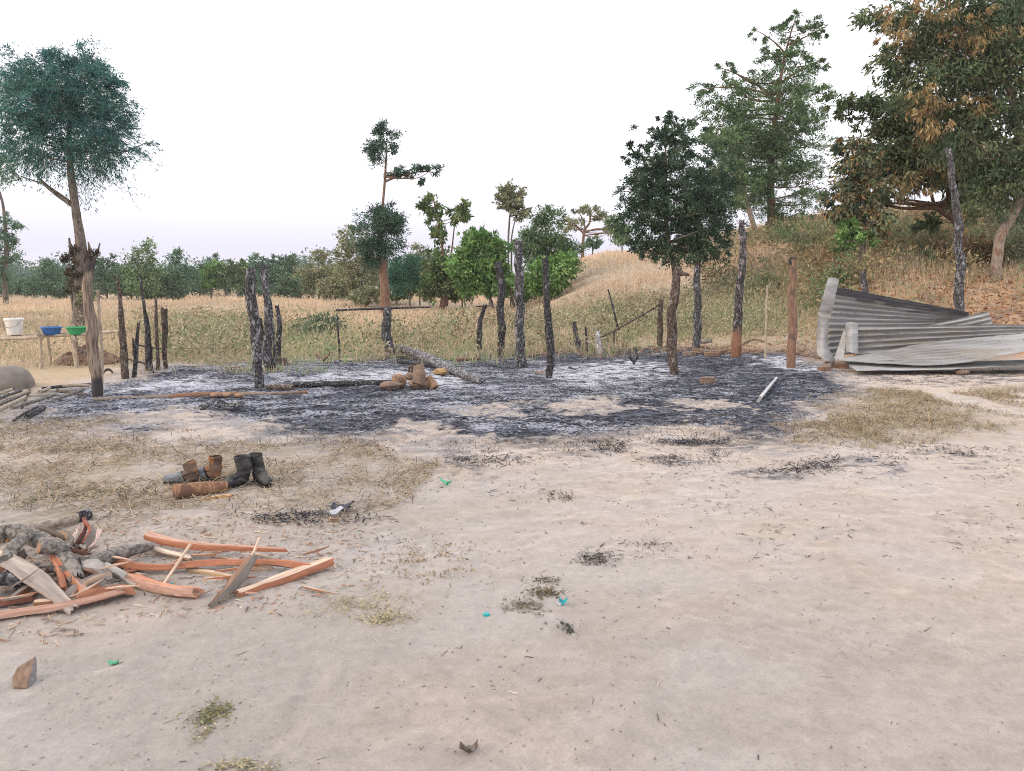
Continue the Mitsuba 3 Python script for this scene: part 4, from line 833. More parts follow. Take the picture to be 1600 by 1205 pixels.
def flake(name, label, px, py, w, d, mat, seed, curl=0.03, dz=0.02, yaw=0.0, cat_='bark', n=10):
    """a curled sheet of bark, cloth or plastic with thickness"""
    g = onground(G(px, py), dz)
    u, t = np.meshgrid(np.linspace(-.5, .5, n), np.linspace(-.5, .5, n))
    z = curl * (u * u * 4 + 1.2 * (vf(np.stack([u * 3, t * 3, 0 * u + seed], -1), 3, seed) - 0.5) * 2)
    edge_ = 1 - 0.35 * vf(np.stack([u * 4, t * 4, 0 * u + seed * 2], -1), 2, seed + 1)
    v = np.stack([u * w * edge_, t * d * edge_, z], -1).reshape(-1, 3)
    v = np.vstack([v, v - [0, 0, 0.004]])
    i, j = np.meshgrid(np.arange(n - 1), np.arange(n - 1), indexing='ij')
    a = np.stack([i * n + j, i * n + j + 1, (i + 1) * n + j + 1, (i + 1) * n + j], -1).reshape(-1, 4)
    rim = np.r_[np.arange(n), np.arange(2 * n - 1, n * n, n), np.arange(n * n - 2, n * n - n - 1, -1), np.arange(n * n - 2 * n, 0, -n)]
    r2 = np.roll(rim, -1)
    b = np.stack([rim, rim + n * n, r2 + n * n, r2], -1)
    v[:, 2] -= v[:, 2].min()
    f = np.vstack([a, a[:, ::-1] + n * n, b])
    return obj(name, (rotz(v, yaw) + g, f), mat, smooth=50, label=label, cat=cat_)
flake('curled_bark', 'flat curled grey bark sheet lying in the ashes', 362, 641, 0.42, 0.25, 'charred_ashy', 220, 0.05)
flake('ash_plate', 'broken dark plate in the ash before the tall grey-flaked post', 842, 586, 0.28, 0.2, 'stone_brown', 221, 0.03, cat_='shard')
flake('ash_plate', 'black curved shard on the ash behind the slender brown post', 898, 580, 0.26, 0.16, 'charred_black', 222, 0.03, cat_='shard')
flake('ash_plate', 'small black shard standing in the brightest ash', 991, 573, 0.2, 0.12, 'charred_black', 223, 0.10, cat_='shard')
flake('crumpled_cloth', 'crumpled pale scorched cloth at the back of the ashes', 505, 568, 0.32, 0.25, 'stone_brown', 224, 0.10, cat_='cloth')
log('white_stick', 'short white stick lying at the grass edge', [(530, 566), (550, 566)], [4, 4], 'pale_pole_wood', 225, 'stick')
log('white_stick', 'white stick lying in the black straw by the row of stakes', [(352, 575), (373, 574)], [3, 3], 'pale_pole_wood', 226, 'stick')
log('charred_log', 'reddish scorched log lying by the slim crooked stake', [(713, 566), (748, 563)], [6, 6], 'reddish_pole_wood', 227)
log('charred_log', 'long red-brown branch along the back edge beside the tall posts', [(822, 558), (880, 551), (905, 548)], [4, 4, 3], 'reddish_pole_wood', 228)
log('charred_log', 'dead brown branch lying on the soil mound behind the ashes', [(1160, 540), (1180, 532), (1205, 540)], [3, 4, 2], 'bark_reddish', 229)
log('charred_log', 'short grey log on the bare soil near the wavy post', [(1095, 538), (1110, 535)], [5, 5], 'bark_grey', 230)

# ---------------------------------------------------------------- corrugated roofing
def sheet(name, label, edges, waves, amp, mat='weathered_zinc', nu=60, seed=0, parent=None, flat=None, thick=0.004, wob=0.02, per=10):
    """edges: lists of (px, py, D) cross-lines from one end of the sheet to the other; corrugations run from the first to the last"""
    E = np.array([resample([X(*q) for q in e], waves * per + 1) for e in edges])
    t = np.linspace(0, 1, len(E))
    from scipy.interpolate import PchipInterpolator
    P = PchipInterpolator(t, E)(np.linspace(0, 1, nu)) if len(E) > 2 else E[0] * (1 - np.linspace(0, 1, nu))[:, None, None] + E[1] * np.linspace(0, 1, nu)[:, None, None]
    nrm = unit(np.cross(np.gradient(P, axis=0), np.gradient(P, axis=1)))
    if (nrm[:, :, 1].mean() + -0.3 * nrm[:, :, 2].mean()) > 0: nrm = -nrm
    v = np.linspace(0, 1, P.shape[1])
    a = amp * (np.interp(np.linspace(0, 1, nu), np.linspace(0, 1, len(flat)), flat) if flat else np.ones(nu))
    ph = 2 * np.pi * waves * v
    dis = a[:, None] * (np.sin(ph + 0.45 * np.sin(ph)) + 0.12 * np.sin(2 * ph))[None] + wob * (vf(P * 2.5 + seed, 3, seed) - 0.5) * 2 + wob * 0.35 * (vf(P * 9 + seed, 2, seed + 1) - .5) * 2
    P = P + nrm * dis[..., None]
    n, m = P.shape[:2]
    Q = np.vstack([P.reshape(-1, 3), (P - nrm * thick).reshape(-1, 3)])
    i, j = np.meshgrid(np.arange(n - 1), np.arange(m - 1), indexing='ij')
    f = np.stack([i * m + j, i * m + j + 1, (i + 1) * m + j + 1, (i + 1) * m + j], -1).reshape(-1, 4)
    rim = np.r_[np.arange(m), np.arange(2 * m - 1, n * m, m), np.arange(n * m - 2, n * m - m - 1, -1), np.arange(n * m - 2 * m, 0, -m)]
    r2 = np.roll(rim, -1)
    ff = np.vstack([f, f[:, ::-1] + n * m, np.stack([rim, rim + n * m, r2 + n * m, r2], -1)])
    return obj(name, (Q, ff), mat, parent, smooth=50, label=label, cat=None if parent else 'roofing sheet')
k = thing('corrugated_sheet', 'propped-up corrugated sheet with dark folded top edge, hindmost of the fallen roofing', 'roofing sheet')
sheet('panel', None, [[(1296, 558, 14.45), (1296, 505, 14.8), (1306, 455, 15.1)], [(1400, 540, 14.8), (1400, 505, 15.05), (1404, 472, 15.25)], [(1510, 515, 15.3), (1512, 502, 15.35), (1514, 491, 15.4)]], 11, 0.036, seed=1, parent=k, wob=0.015)
sheet('folded_edge', None, [[(1304, 464, 15.07), (1308, 449, 14.85)], [(1404, 479, 15.22), (1404, 467, 15.08)], [(1514, 493, 15.38), (1514, 488, 15.28)]], 2, 0.006, 'dark_zinc', seed=2, parent=k)
k = thing('ridge_strip', 'curled flat metal ridge strip standing upright at the end of the hindmost sheet', 'metal strip')
sheet('strip', None, [[(1294, 434, 14.5), (1303, 434, 14.48), (1311, 437, 14.5)], [(1285, 466, 14.47), (1295, 467, 14.44), (1304, 470, 14.47)], [(1279, 488, 14.5), (1288, 490, 14.48), (1299, 493, 14.5)], [(1278, 492, 14.36), (1287, 494, 14.34), (1297, 498, 14.38)], [(1277, 515, 14.4), (1286, 514, 14.3), (1295, 516, 14.5)], [(1276, 540, 14.3), (1286, 540, 14.2), (1294, 541, 14.4)], [(1277, 553, 14.2), (1288, 556, 14.1), (1304, 560, 14.3)], [(1284, 560, 14.1), (1292, 564, 14.0), (1302, 566, 14.2)]], 1, 0.002, seed=3, parent=k, wob=0.018)
k = thing('corrugated_sheet', 'crumpled middle corrugated sheet with a flat strip across its end', 'roofing sheet')
sheet('panel', None, [[(1336, 556, 14.0), (1338, 530, 14.1), (1339, 508, 14.15)], [(1460, 545, 14.15), (1460, 525, 14.22), (1460, 508, 14.3)], [(1580, 535, 14.25), (1580, 520, 14.35), (1580, 507, 14.45)], [(1700, 530, 14.2), (1700, 518, 14.4), (1700, 508, 14.6)]], 5, 0.042, seed=4, parent=k, flat=[1, 1, .7, .35], wob=0.018)
sheet('end_strip', None, [[(1321, 504, 14.2), (1331, 503, 14.05), (1341, 506, 14.15)], [(1321, 525, 14.0), (1331, 526, 13.85), (1341, 527, 13.95)], [(1322, 549, 13.8), (1332, 551, 13.65), (1340, 552, 13.75)]], 1, 0.003, seed=5, parent=k, wob=0.02)
sheet('end_strip', None, [[(1318, 516, 14.1), (1322, 518, 14.0)], [(1310, 540, 14.0), (1320, 546, 13.85)], [(1303, 561, 13.85), (1318, 560, 13.7)]], 1, 0.003, seed=6, parent=k, wob=0.01)
sheet('corrugated_sheet', 'flattened broad sheet sweeping up at one end over the lowest sheet', [[(1309, 563, 13.55), (1311, 560, 13.75)], [(1380, 568, 13.35), (1378, 550, 13.8)], [(1445, 571, 13.25), (1445, 536, 13.85)], [(1510, 566, 13.2), (1510, 529, 13.95)], [(1560, 557, 13.15), (1560, 524, 14.05)], [(1640, 541, 13.1), (1640, 519, 14.1)], [(1720, 530, 13.1), (1720, 515, 14.2)]], 8, 0.024, seed=7, flat=[.3, .8, 1.0, .9, .7, .4, .3], wob=0.016, nu=90)
sheet('corrugated_sheet', 'lowest tan-stained sheet lying flat on the ground', [[(1338, 579, 13.15), (1318, 564, 13.9)], [(1450, 578, 13.15), (1440, 566, 13.9)], [(1560, 573, 13.2), (1560, 563, 13.9)], [(1700, 567, 13.3), (1700, 560, 14.0)]], 9, 0.008, seed=8, wob=0.015)
sheet('corrugated_sheet', 'short corrugated piece sticking up behind the middle sheet', [[(1470, 520, 14.7), (1436, 509, 14.75)], [(1510, 515, 14.75), (1490, 499, 14.8)], [(1550, 508, 14.8), (1545, 486, 14.9)]], 3, 0.028, seed=9, wob=0.01)

# ---------------------------------------------------------------- shelf with bucket and basins
rack = thing('pole_rack', 'rough rack of pale poles on forked legs holding bucket and basins', 'rack')
DR = 14.0
def rp(name, pts, w, mat='pale_pole_wood', seed=0):
    obj(name, tube([X(*q) for q in pts], np.array(w) * DR / FPX / 2, 9, 0.06, 0.12, 7, seed), mat, rack, smooth=40)
rp('rail', [(-60, 530, 14), (30, 528.5, 14), (68, 526, 14.0)], [6, 6, 5], seed=1)
rp('rail', [(55, 526, 14.15), (110, 523.5, 14.15), (184, 518, 14.15)], [5, 5, 3], seed=2)
rp('rail', [(-60, 525, 14.4), (60, 523, 14.4), (186, 517, 14.4)], [5, 5, 3], seed=3)
rp('rail', [(-60, 527, 14.2), (60, 525, 14.25)], [4, 4], seed=4)
rp('cross_pole', [(60, 521, 13.8), (60, 527, 14.7)], [7, 6], seed=5)
rp('cross_pole', [(113, 528, 13.9), (116, 524, 14.7)], [6, 5], seed=6)
for q, (a, b, w, dd) in enumerate([((64, 584), (63, 526), 5, 14.0), ((80, 574), (75, 526), 4, 14.6), ((121, 576), (113, 528), 6, 14.1), ((123, 552), (119, 526), 4, 14.7)]):
    g = X(a[0], a[1], dd)
    p0 = np.array([g[0], g[1], float(Z(g[0], g[1])) - 0.1])
    obj('leg', tube([p0, X(b[0], b[1], dd)], [w * dd / FPX / 2 * 1.0, w * dd / FPX / 2 * 1.05], 9, 0.06, 0.12, 7, 20 + q), 'pale_pole_wood', rack, smooth=40)
def lathe(c, prof, n=40):
    prof = np.asarray(prof, float); m = len(prof)
    a = np.arange(n) * 2 * np.pi / n
    v = np.stack([prof[:, None, 0] * np.cos(a), prof[:, None, 0] * np.sin(a), np.repeat(prof[:, 1:2], n, 1)], -1).reshape(-1, 3)
    i, j = np.meshgrid(np.arange(m - 1), np.arange(n), indexing='ij')
    return v + c, np.stack([i * n + j, i * n + (j + 1) % n, (i + 1) * n + (j + 1) % n, (i + 1) * n + j], -1).reshape(-1, 4)
ztop = X(60, 522.5, 14.2)[2]
def stand(px): p = X(px, 524, 14.2); return np.array([p[0], p[1], p[2] + 0.012])
k = thing('bucket', 'white plastic bucket with bluish stains standing on the pole rack', 'bucket')
r = 0.145
obj('body', lathe(stand(23.5), [(0.001, 0), (.118, 0), (.122, .01), (.150, .27), (.158, .272), (.158, .30), (.150, .305), (.146, .30), (.117, .012), (0.001, .012)]), 'bucket_white', k, smooth=40)
obj('rim', lathe(stand(23.5) + [0, 0, .262], [(.152, 0), (.163, .002), (.164, .028), (.158, .034), (.149, .032)]), 'bucket_white', k, smooth=40)
hb = np.linspace(0.1, np.pi - 0.1, 16)
obj('handle', tube([stand(23.5) + [.162 * math.cos(t), -.05 - .11 * math.sin(t), .26 - .12 * math.sin(t)] for t in hb], [0.003], 6, 0.02, 0), 'scrap_dark', k, smooth=True)
BP = [(0.001, 0), (.12, 0), (.128, .006), (.150, .06), (.165, .125), (.185, .13), (.187, .14), (.163, .142), (.147, .064), (.118, .012), (0.001, .012)]
k = thing('basin', 'blue plastic basin on the pole rack beside the bucket', 'basin')
obj('bowl', lathe(stand(81), BP), 'basin_blue', k, smooth=40); obj('rim', lathe(stand(81) + [0, 0, .128], [(.165, 0), (.189, -.004), (.191, .012), (.176, .018), (.163, .014)]), 'basin_blue', k, smooth=40)
k = thing('basin', 'green plastic basin on the pole rack next to the stout brown post', 'basin')
obj('bowl', lathe(stand(121), BP), 'basin_green', k, smooth=40); obj('rim', lathe(stand(121) + [0, 0, .128], [(.165, 0), (.189, -.004), (.191, .012), (.176, .018), (.163, .014)]), 'basin_green', k, smooth=40)
g = G(-8, 612)
obj('clay_hump', lump([g[0] - 0.12, g[1] + 0.40, 0.02], [0.38, 0.42, 0.30], 240, 4, 0.10, 1.2), 'grey_clay', smooth=True, label='rounded grey clay hump with brown side at the edge of the yard', cat='clay mound')
# gravel heap of red laterite behind the rack
rng = np.random.default_rng(44)
hp, g = [], onground(G(118, 572))
for q in range(700):
    a, rr = rng.uniform(0, 2 * np.pi), rng.random() ** 0.6
    c = g + [rr * 0.62 * math.cos(a), 0.45 + rr * 0.45 * math.sin(a), 0.36 * (1 - rr) ** 0.8 + rng.normal() * 0.01]
    s = trimesh.creation.icosphere(0); sz = rng.uniform(0.015, 0.04)
    hp.append((np.array(s.vertices) * sz * rng.uniform(.7, 1.3, 3) * (1 + .3 * rng.normal(size=(12, 1))).clip(.5, 1.5) + c, np.array(s.faces)))
hp.append(lump(g + [0, .45, -0.06], [0.56, 0.40, 0.30], 245, 3, 0.2))
m = cat(hp)
obj('gravel_heap', (m[0], m[1]), 'brick_clay', label='heap of red-brown gravel behind the rack by the stout post', kind='stuff')
# sticks piled at the yard's edge
st = [((-40, 640), (32, 613), 6, 'charred_ashy', 'grey stick on the upper side of the stick pile'), ((-40, 652), (46, 618), 7, 'bark_grey', 'thick grey stick with a forked charred end in the stick pile'), ((-30, 662), (40, 628), 7, 'bark_pale', 'pale rounded stick in front of the stick pile'),
      ((20, 648), (86, 628), 6, 'bark_grey', 'long grey stick running out of the stick pile toward the stout post'), ((34, 640), (48, 603), 3, 'charred_brown', 'thin twig sticking up out of the stick pile'), ((66, 612), (140, 604), 5, 'charred_black', 'black branch lying behind the stick pile'),
      ((100, 610), (138, 610), 6, 'bark_pale', 'pale short stick on the black branches'), ((84, 634), (130, 622), 6, 'bark_grey', 'grey stick near the foot of the stout post'), ((42, 656), (68, 641), 9, 'charred_black', 'thick black charred stub with a grey cut end'), ((22, 662), (60, 640), 4, 'charred_black', 'thin black stick under the charred stub'),
      ((-20, 630), (18, 616), 6, 'bark_pale', 'pale stick peeping from the back of the stick pile'), ((62, 622), (78, 616), 6, 'bark_pale', 'stubby pale stick end in the middle of the stick pile'), ((90, 612), (135, 619), 5, 'charred_brown', 'brown scorched branch beside the pale short stick')]
for q, (a, b, w, mat, lb) in enumerate(st):
    log('piled_stick', lb, [(a[0], a[1], 0.02 * (q % 4)), ((a[0] + b[0]) / 2 + 2 * (q % 3 - 1), (a[1] + b[1]) / 2, 0.02 * (q % 4)), (b[0], b[1], 0.02 * (q % 4))], [w, w, w * 0.8], mat, 250 + q, 'stick', group=None)

# ---------------------------------------------------------------- boots
def ell(c, r, n=24):
    return m3.Manifold.sphere(1.0, n).scale(r).translate(c)
def hull(*a): return m3.Manifold.batch_hull(list(a))
def boot_mesh(height=0.24, crumple=0.006, cut=None, seed=0, shaft=0.052, ln=0.27):
    foot = hull(ell((0, 0, .045), (.040, .045, .045)), ell((0, .10, .04), (.043, .05, .042))) + hull(ell((0, .10, .04), (.043, .05, .040)), ell((0, .17, .034), (.046, .048, .034)), ell((0, .20, .03), (.036, .03, .028)))
    instep = hull(ell((0, .02, .09), (.040, .05, .03)), ell((0, .13, .055), (.038, .03, .025)))
    sh = hull(ell((0, 0, .05), (.042, .048, .03)), ell((0, -.004, .14), (shaft * .95, shaft * 1.1, .02)), ell((0, -.006, height - .02), (shaft, shaft * 1.15, .02)))
    cav = hull(ell((0, 0, .12), (shaft - .012, shaft - .006, .02)), ell((0, -.006, height + .02), (shaft - .008, shaft * 1.15 - .008, .03)))
    m = (foot + instep + sh) - cav
    if cut is not None: m = m.trim_by_plane(cut[:3], cut[3])
    v, f = manif(m.refine_to_length(0.012))
    mm = trimesh.Trimesh(v, f, process=False)
    trimesh.smoothing.filter_taubin(mm, iterations=6)
    v = np.array(mm.vertices)
    nr = np.array(mm.vertex_normals)
    q = v * np.array([10, 10, 34]) + seed * 5
    v = v + nr * ((vf(q, 3, seed) - .5) * 2 * crumple)[:, None]
    v[:, 0] += 0.012 * np.sin(v[:, 2] * 30 + seed)*(v[:, 2] > .08)
    return v, f
def sole_mesh():
    from shapely import Polygon
    a = np.linspace(0, 2 * np.pi, 40, endpoint=False)
    pts = [(0.046 * math.cos(t) * (1 + 0.12 * math.sin(t)), 0.075 + 0.155 * math.sin(t)) for t in a]
    s = trimesh.creation.extrude_polygon(Polygon(pts), 0.022, engine='earcut')
    return np.array(s.vertices), np.array(s.faces)
def boot(label, px, py, yaw, mat, seed, name='boot', group=None, parts=True, **kw):
    k = thing(name, label, 'boot', group)
    g = onground(G(px, py))
    v, f = boot_mesh(seed=seed, **kw)
    v[:, 2] += 0.016
    obj('upper', (rotz(v, yaw) + g, f), mat, k, smooth=True)
    sv, sf = sole_mesh()
    obj('sole', (rotz(sv, yaw) + g, sf), 'sole_rubber', k, smooth=False)
    return k, g
k, g = boot('black leather boot with its toe toward the orange log, front one of the pair', 381, 757, math.radians(146), 'boot_leather', 1, shaft=.060, height=.235)
k, g = boot('black leather boot standing behind its twin, farthest from the orange log', 403, 752, math.radians(-140), 'boot_leather', 2, shaft=.057, height=.235)
# two burnt boots: grey toe caps, rusty collapsed shafts
for px, py, yaw, lb, sd, hh in ((303, 755, math.radians(100), 'burnt boot with grey toe and pointed scorched brown shaft, first in the row', 3, .175), (337, 751, math.radians(95), 'burnt boot with rust-brown upright shaft next to the black pair', 4, .195)):
    k = thing('burnt_boot', lb, 'boot')
    g = onground(G(px, py))
    v, f = boot_mesh(height=hh, seed=sd, crumple=0.012, shaft=0.047)
    m = m3.Manifold(m3.Mesh(v.astype(np.float32), f.astype(np.uint32)))
    top = m.trim_by_plane((0.2, -0.75, 0.35), -0.035) if m.status() == m3.Error.NoError else m
    if sd == 3: top = top.trim_by_plane((-0.3, -0.9, -0.75), -0.135)
    toe = m.trim_by_plane((0, 1, -0.3), 0.055)
    for nm, mm, mt in (('shaft', top, 'burnt_leather'), ('toe', toe, 'toe_grey')):
        vv, fv = manif(mm)
        if nm == 'shaft' and sd == 3:
            vv = vv @ np.array([[1, 0, 0], [0, .95, .3], [0, -.3, .95]]).T
            vv[:, 1] -= 0.01
        vv = vv + [0, 0, .012]
        obj(nm, (rotz(vv, yaw) + g, fv), mt, k, smooth=50)
    sv, sf = sole_mesh(); obj('sole', (rotz(sv, yaw) + g, sf), 'sole_rubber', k)

# ---------------------------------------------------------------- firewood
HEART, SAP, BARKC, PINKW = (196, 137, 110), (220, 196, 174), (144, 136, 130), (204, 166, 148)
def split(name, label, pts, w, t, cols, seed, lift=0.0, group=None, cat_='firewood', twist=0.3, spin=0.0, bend=None, taper=(1, 1)):
    """a split billet: wedge section swept along a path on the ground; cols = (two split faces, bark)"""
    P = [G(*q[:2]) for q in pts]
    D = np.mean([p[1] for p in P]); sc = D / FPX
    P = [onground(p, t * sc * 0.35 + (q[2] if len(q) > 2 else 0) + lift) for p, q in zip(P, pts)]
    n = 54
    p = resample(P, n)
    tt = unit(np.gradient(p, axis=0))
    side = unit(np.cross(tt, [0, 0, 1])); up = np.cross(side, tt)
    poly = np.array([(.46, -.5), (.5, -.2), (.5, .15), (.46, .42), (.43, .48), (.1, .46), (-.2, .36), (-.46, .2), (-.5, .1), (-.48, -.2), (-.35, -.48), (.0, -.52)])
    face = np.array([0, 0, 0, 0, 1, 1, 1, 1, 2, 2, 2, 2])
    kk = np.repeat(np.arange(12), 3); fr = np.tile([0, 1 / 3, 2 / 3], 12)[:, None]
    poly = poly[kk] * (1 - fr) + poly[(kk + 1) % 12] * fr; face = face[kk]
    m = len(poly)
    w, t = w * .88, t * .8
    u = np.linspace(0, 1, n)
    ang = spin + twist * (u - .5) + 0.25 * (vf(np.stack([u * 3, 0 * u + seed, 0 * u], -1), 2, seed) - .5)
    wv = w * sc * np.interp(u, np.linspace(0, 1, len(taper)), taper) * (0.85 + 0.3 * vf(np.stack([u * 4, 0 * u, 0 * u + seed], -1), 2, seed + 1))
    tv = t * sc * np.interp(u, np.linspace(0, 1, len(taper)), taper)
    a = poly[None, :, 0] * wv[:, None]; b = poly[None, :, 1] * tv[:, None]
    ca, sa = np.cos(ang)[:, None], np.sin(ang)[:, None]
    v = p[:, None] + side[:, None] * (a * ca - b * sa)[..., None] + up[:, None] * (a * sa + b * ca)[..., None]
    ridge = vf(np.stack([np.repeat(u[:, None] * 2.2, m, 1), np.repeat(np.arange(m)[None] * 0.6, n, 0), np.full((n, m), seed * 3.3)], -1), 3, seed + 2) - .5
    v = v + up[:, None] * (ridge * 0.42 * t * sc)[..., None] + side[:, None] * ((vf(v * 30 + 3, 2, seed) - .5) * .2 * t * sc)[..., None]
    rng = np.random.default_rng(seed)
    e0, e1 = np.convolve(rng.random(m + 4), np.ones(5) / 5, 'valid'), np.convolve(rng.random(m + 4), np.ones(5) / 5, 'valid')
    for q in range(4):
        fq = (1 - q / 4)
        v[q] -= tt[0] * ((e0 - .3) * 1.2 * fq * w * sc)[:, None]; v[-1 - q] += tt[-1] * ((e1 - .3) * 1.2 * fq * w * sc)[:, None]
    base = np.array([lin(c) for c in cols])[face] / 1.4
    gr = (0.62 + 0.85 * vf(np.stack([np.repeat(u[:, None] * 5, m, 1), np.repeat(np.arange(m)[None] * 1.9, n, 0), np.full((n, m), seed * 1.3)], -1), 3, seed + 4)) * (0.75 + 0.5 * vf(np.stack([np.repeat(u[:, None] * 3, m, 1), np.repeat(np.arange(m)[None] * .3, n, 0), np.full((n, m), seed * 2.3)], -1), 2, seed + 5))
    col = base[None] * gr[..., None]
    v, col = v.reshape(-1, 3), col.reshape(-1, 3)
    i, j = np.meshgrid(np.arange(n - 1), np.arange(m), indexing='ij')
    q = np.stack([i * m + j, i * m + (j + 1) % m, (i + 1) * m + (j + 1) % m, (i + 1) * m + j], -1).reshape(-1, 4)
    k = np.arange(m); e = len(v)
    f = np.vstack([q[:, [0, 1, 2]], q[:, [0, 2, 3]], np.stack([(k + 1) % m, k, k * 0 + e], 1), np.stack([(n - 1) * m + k, (n - 1) * m + (k + 1) % m, k * 0 + e + 1], 1)])
    v = np.vstack([v, p[0], p[-1]]); col = np.vstack([col, lin(cols[0]) * .62, lin(cols[0]) * .62])
    zmin = v[:, 2] - Z(v[:, 0], v[:, 1])
    if lift == 0 and not any(len(q) > 2 for q in pts): v[:, 2] -= max(zmin.min(), -0.5) + 0.006
    return obj(name, (v, f), 'painted_by_vertex', smooth=False, color=col, label=label, cat=cat_, group=group)
FW = 'split_firewood'
split(FW, 'long curved orange split billet crossing the middle of the loose firewood', [(178, 886, .02), (250, 894, .02), (330, 890, .025), (420, 890, .025), (486, 896, .02)], 19, 15, (HEART, (196, 140, 116), BARKC), 501, spin=0.25, taper=(1.1, .8, .9, .75, 1))
split(FW, 'orange billet lying farthest back among the loose firewood', [(234, 850, .04), (290, 866, .05), (345, 872, .05), (440, 870, .03)], 18, 14, (HEART, PINKW, HEART), 502, spin=-0.2, taper=(1, .9, .5))
split(FW, 'white sapwood slab beneath the farthest orange billet', [(236, 860, .02), (262, 870, .02), (296, 877, .01)], 16, 8, ((226, 212, 198), (220, 206, 192), SAP), 503, spin=0.7)
split(FW, 'short thick pale-orange billet pointing at the viewer side of the loose firewood', [(212, 912), (250, 925), (307, 934)], 24, 20, (PINKW, (208, 150, 122), HEART), 504, spin=0.2)
split(FW, 'orange wedge with pale top edge, outermost of the loose firewood', [(378, 930, .0), (440, 910, .01), (512, 890, .03)], 22, 16, (HEART, SAP, HEART), 505, spin=-0.2, taper=(.6, 1, 1.1))
split(FW, 'grey-barked pointed half billet resting on the outermost orange wedge', [(332, 946, .0), (362, 928, .03), (392, 900, .07)], 26, 20, (BARKC, (150, 122, 104), BARKC), 506, spin=0.3, taper=(.35, 1, .8))
split(FW, 'thin pale sliver leaning between two orange billets', [(256, 916, .01), (276, 898, .05), (298, 878, .10)], 6, 4, (SAP, SAP, SAP), 507)
split(FW, 'thin pale sliver standing out above the grey-barked half billet', [(388, 905, .06), (398, 892, .10), (407, 880, .14)], 5, 4, (SAP, SAP, PINKW), 508)
split(FW, 'peeled tan bark strip under the long curved billet', [(298, 890), (330, 896), (362, 902)], 16, 7, ((190, 164, 128), SAP, (170, 140, 110)), 509)
split(FW, 'pale bark scrap behind the outermost wedge', [(378, 884), (400, 889), (424, 888)], 10, 6, (SAP, SAP, BARKC), 510)
split(FW, 'white curl of bark at the tip of the farthest billet', [(412, 872), (424, 874), (434, 872)], 9, 8, ((210, 200, 190), (220, 210, 200), BARKC), 511)
split(FW, 'longest pale billet along the front of the firewood heap', [(-70, 978, .0), (0, 968, .01), (100, 955, .02), (190, 938, .03)], 18, 16, (PINKW, (214, 172, 146), HEART), 512, spin=0.2, taper=(1, 1, .7))
split(FW, 'broad whitish weathered slab slanting down the firewood heap', [(12, 915, .14), (50, 932, .10), (108, 955, .02)], 34, 12, ((186, 172, 162), (176, 166, 158), BARKC), 513, spin=-0.6, taper=(.8, 1, .6))
split(FW, 'orange stub lying at the end of the longest pale billet', [(128, 944, .03), (160, 938, .03), (202, 932, .01)], 24, 18, ((182, 130, 106), HEART, BARKC), 514, spin=0.4)
split(FW, 'orange splinter standing between grey logs in the heap', [(86, 905, .12), (94, 918, .08), (100, 932, .03)], 12, 10, (HEART, HEART, HEART), 515)
split(FW, 'dark red slab under the grey bark plank', [(82, 868, .10), (112, 880, .08), (142, 884, .05)], 14, 8, ((132, 96, 86), (142, 104, 92), BARKC), 516, spin=0.4)
split(FW, 'grey bark plank lying across the back of the heap', [(72, 858, .12), (100, 868, .11), (128, 878, .07)], 20, 7, ((122, 110, 98), (112, 104, 96), BARKC), 517, spin=0.5)
split(FW, 'red-orange billet showing low at the edge of the heap', [(-50, 950, .02), (0, 948, .02), (52, 942, .02)], 22, 14, ((144, 100, 86), HEART, BARKC), 518)
split(FW, 'bright cut-faced chunk lying behind the heap', [(10, 866, .08), (24, 862, .09), (36, 860, .08)], 18, 18, ((204, 142, 92), (210, 160, 116), BARKC), 519)
split(FW, 'whitish bent chunk with an orange hollow in the middle of the heap', [(138, 912, .06), (150, 916, .07), (168, 918, .03)], 26, 26, ((172, 168, 166), (180, 176, 172), PINKW), 520, spin=1.0, taper=(.8, 1, .5))
split(FW, 'orange stump end at the very edge of the heap', [(-30, 915, .05), (-5, 912, .06), (16, 908, .06)], 26, 22, ((186, 132, 106), HEART, BARKC), 521)
for q, (px, py, w, c, yw) in enumerate([(120, 872, 18, (214, 196, 186), 0.4), (134, 868, 16, (136, 92, 88), 1.4), (146, 872, 18, (176, 112, 96), 2.2), (152, 882, 16, (208, 186, 176), 0.9), (112, 880, 14, (196, 160, 128), 2.8)]):
    split('bark_chip', 'curled pink and white bark chip in the loose cluster on the heap', [(px - 8, py + 4, .10), (px, py, .13), (px + 8 * math.cos(yw), py - 8 * abs(math.sin(yw)), .17)], w, 6, (c, c, BARKC), 530 + q, spin=yw, group='bark chips on the heap', cat_='bark chip')
for q, (px, py, w, lb) in enumerate([(188, 905, 18, 'grey-white bark flake lying beside the heap'), (204, 916, 16, 'dull bark flake nearest the short thick billet')]):
    split('bark_flake', lb, [(px - 14, py), (px, py + 2), (px + 12, py)], w, 5, ((158, 152, 146), (140, 134, 128), BARKC), 540 + q, cat_='bark')
log('round_log', 'thick grey fissured log lying across the top of the heap', [(-50, 885, .10), (20, 876, .13), (66, 886, .12), (122, 925, .03)], [26, 30, 32, 26], 'bark_fissured', 551, rough=0.3, freq=34, sides=30)
log('round_log', 'dark charcoal-grey log behind the orange billets', [(128, 902, .03), (180, 888, .04), (236, 866, .02)], [30, 26, 14], 'bark_fissured', 552, rough=0.3, freq=34, sides=26)
log('round_log', 'short rough-barked log end sticking out of the heap', [(14, 918, .12), (30, 902, .16), (48, 890, .18)], [24, 24, 18], 'bark_fissured', 553, rough=0.32, freq=40, sides=26)
log('round_log', 'dark shaded log in the middle of the heap', [(50, 905, .04), (90, 915, .06), (124, 922, .03)], [18, 18, 16], 'bark_fissured', 554, rough=0.3, freq=34, sides=24)
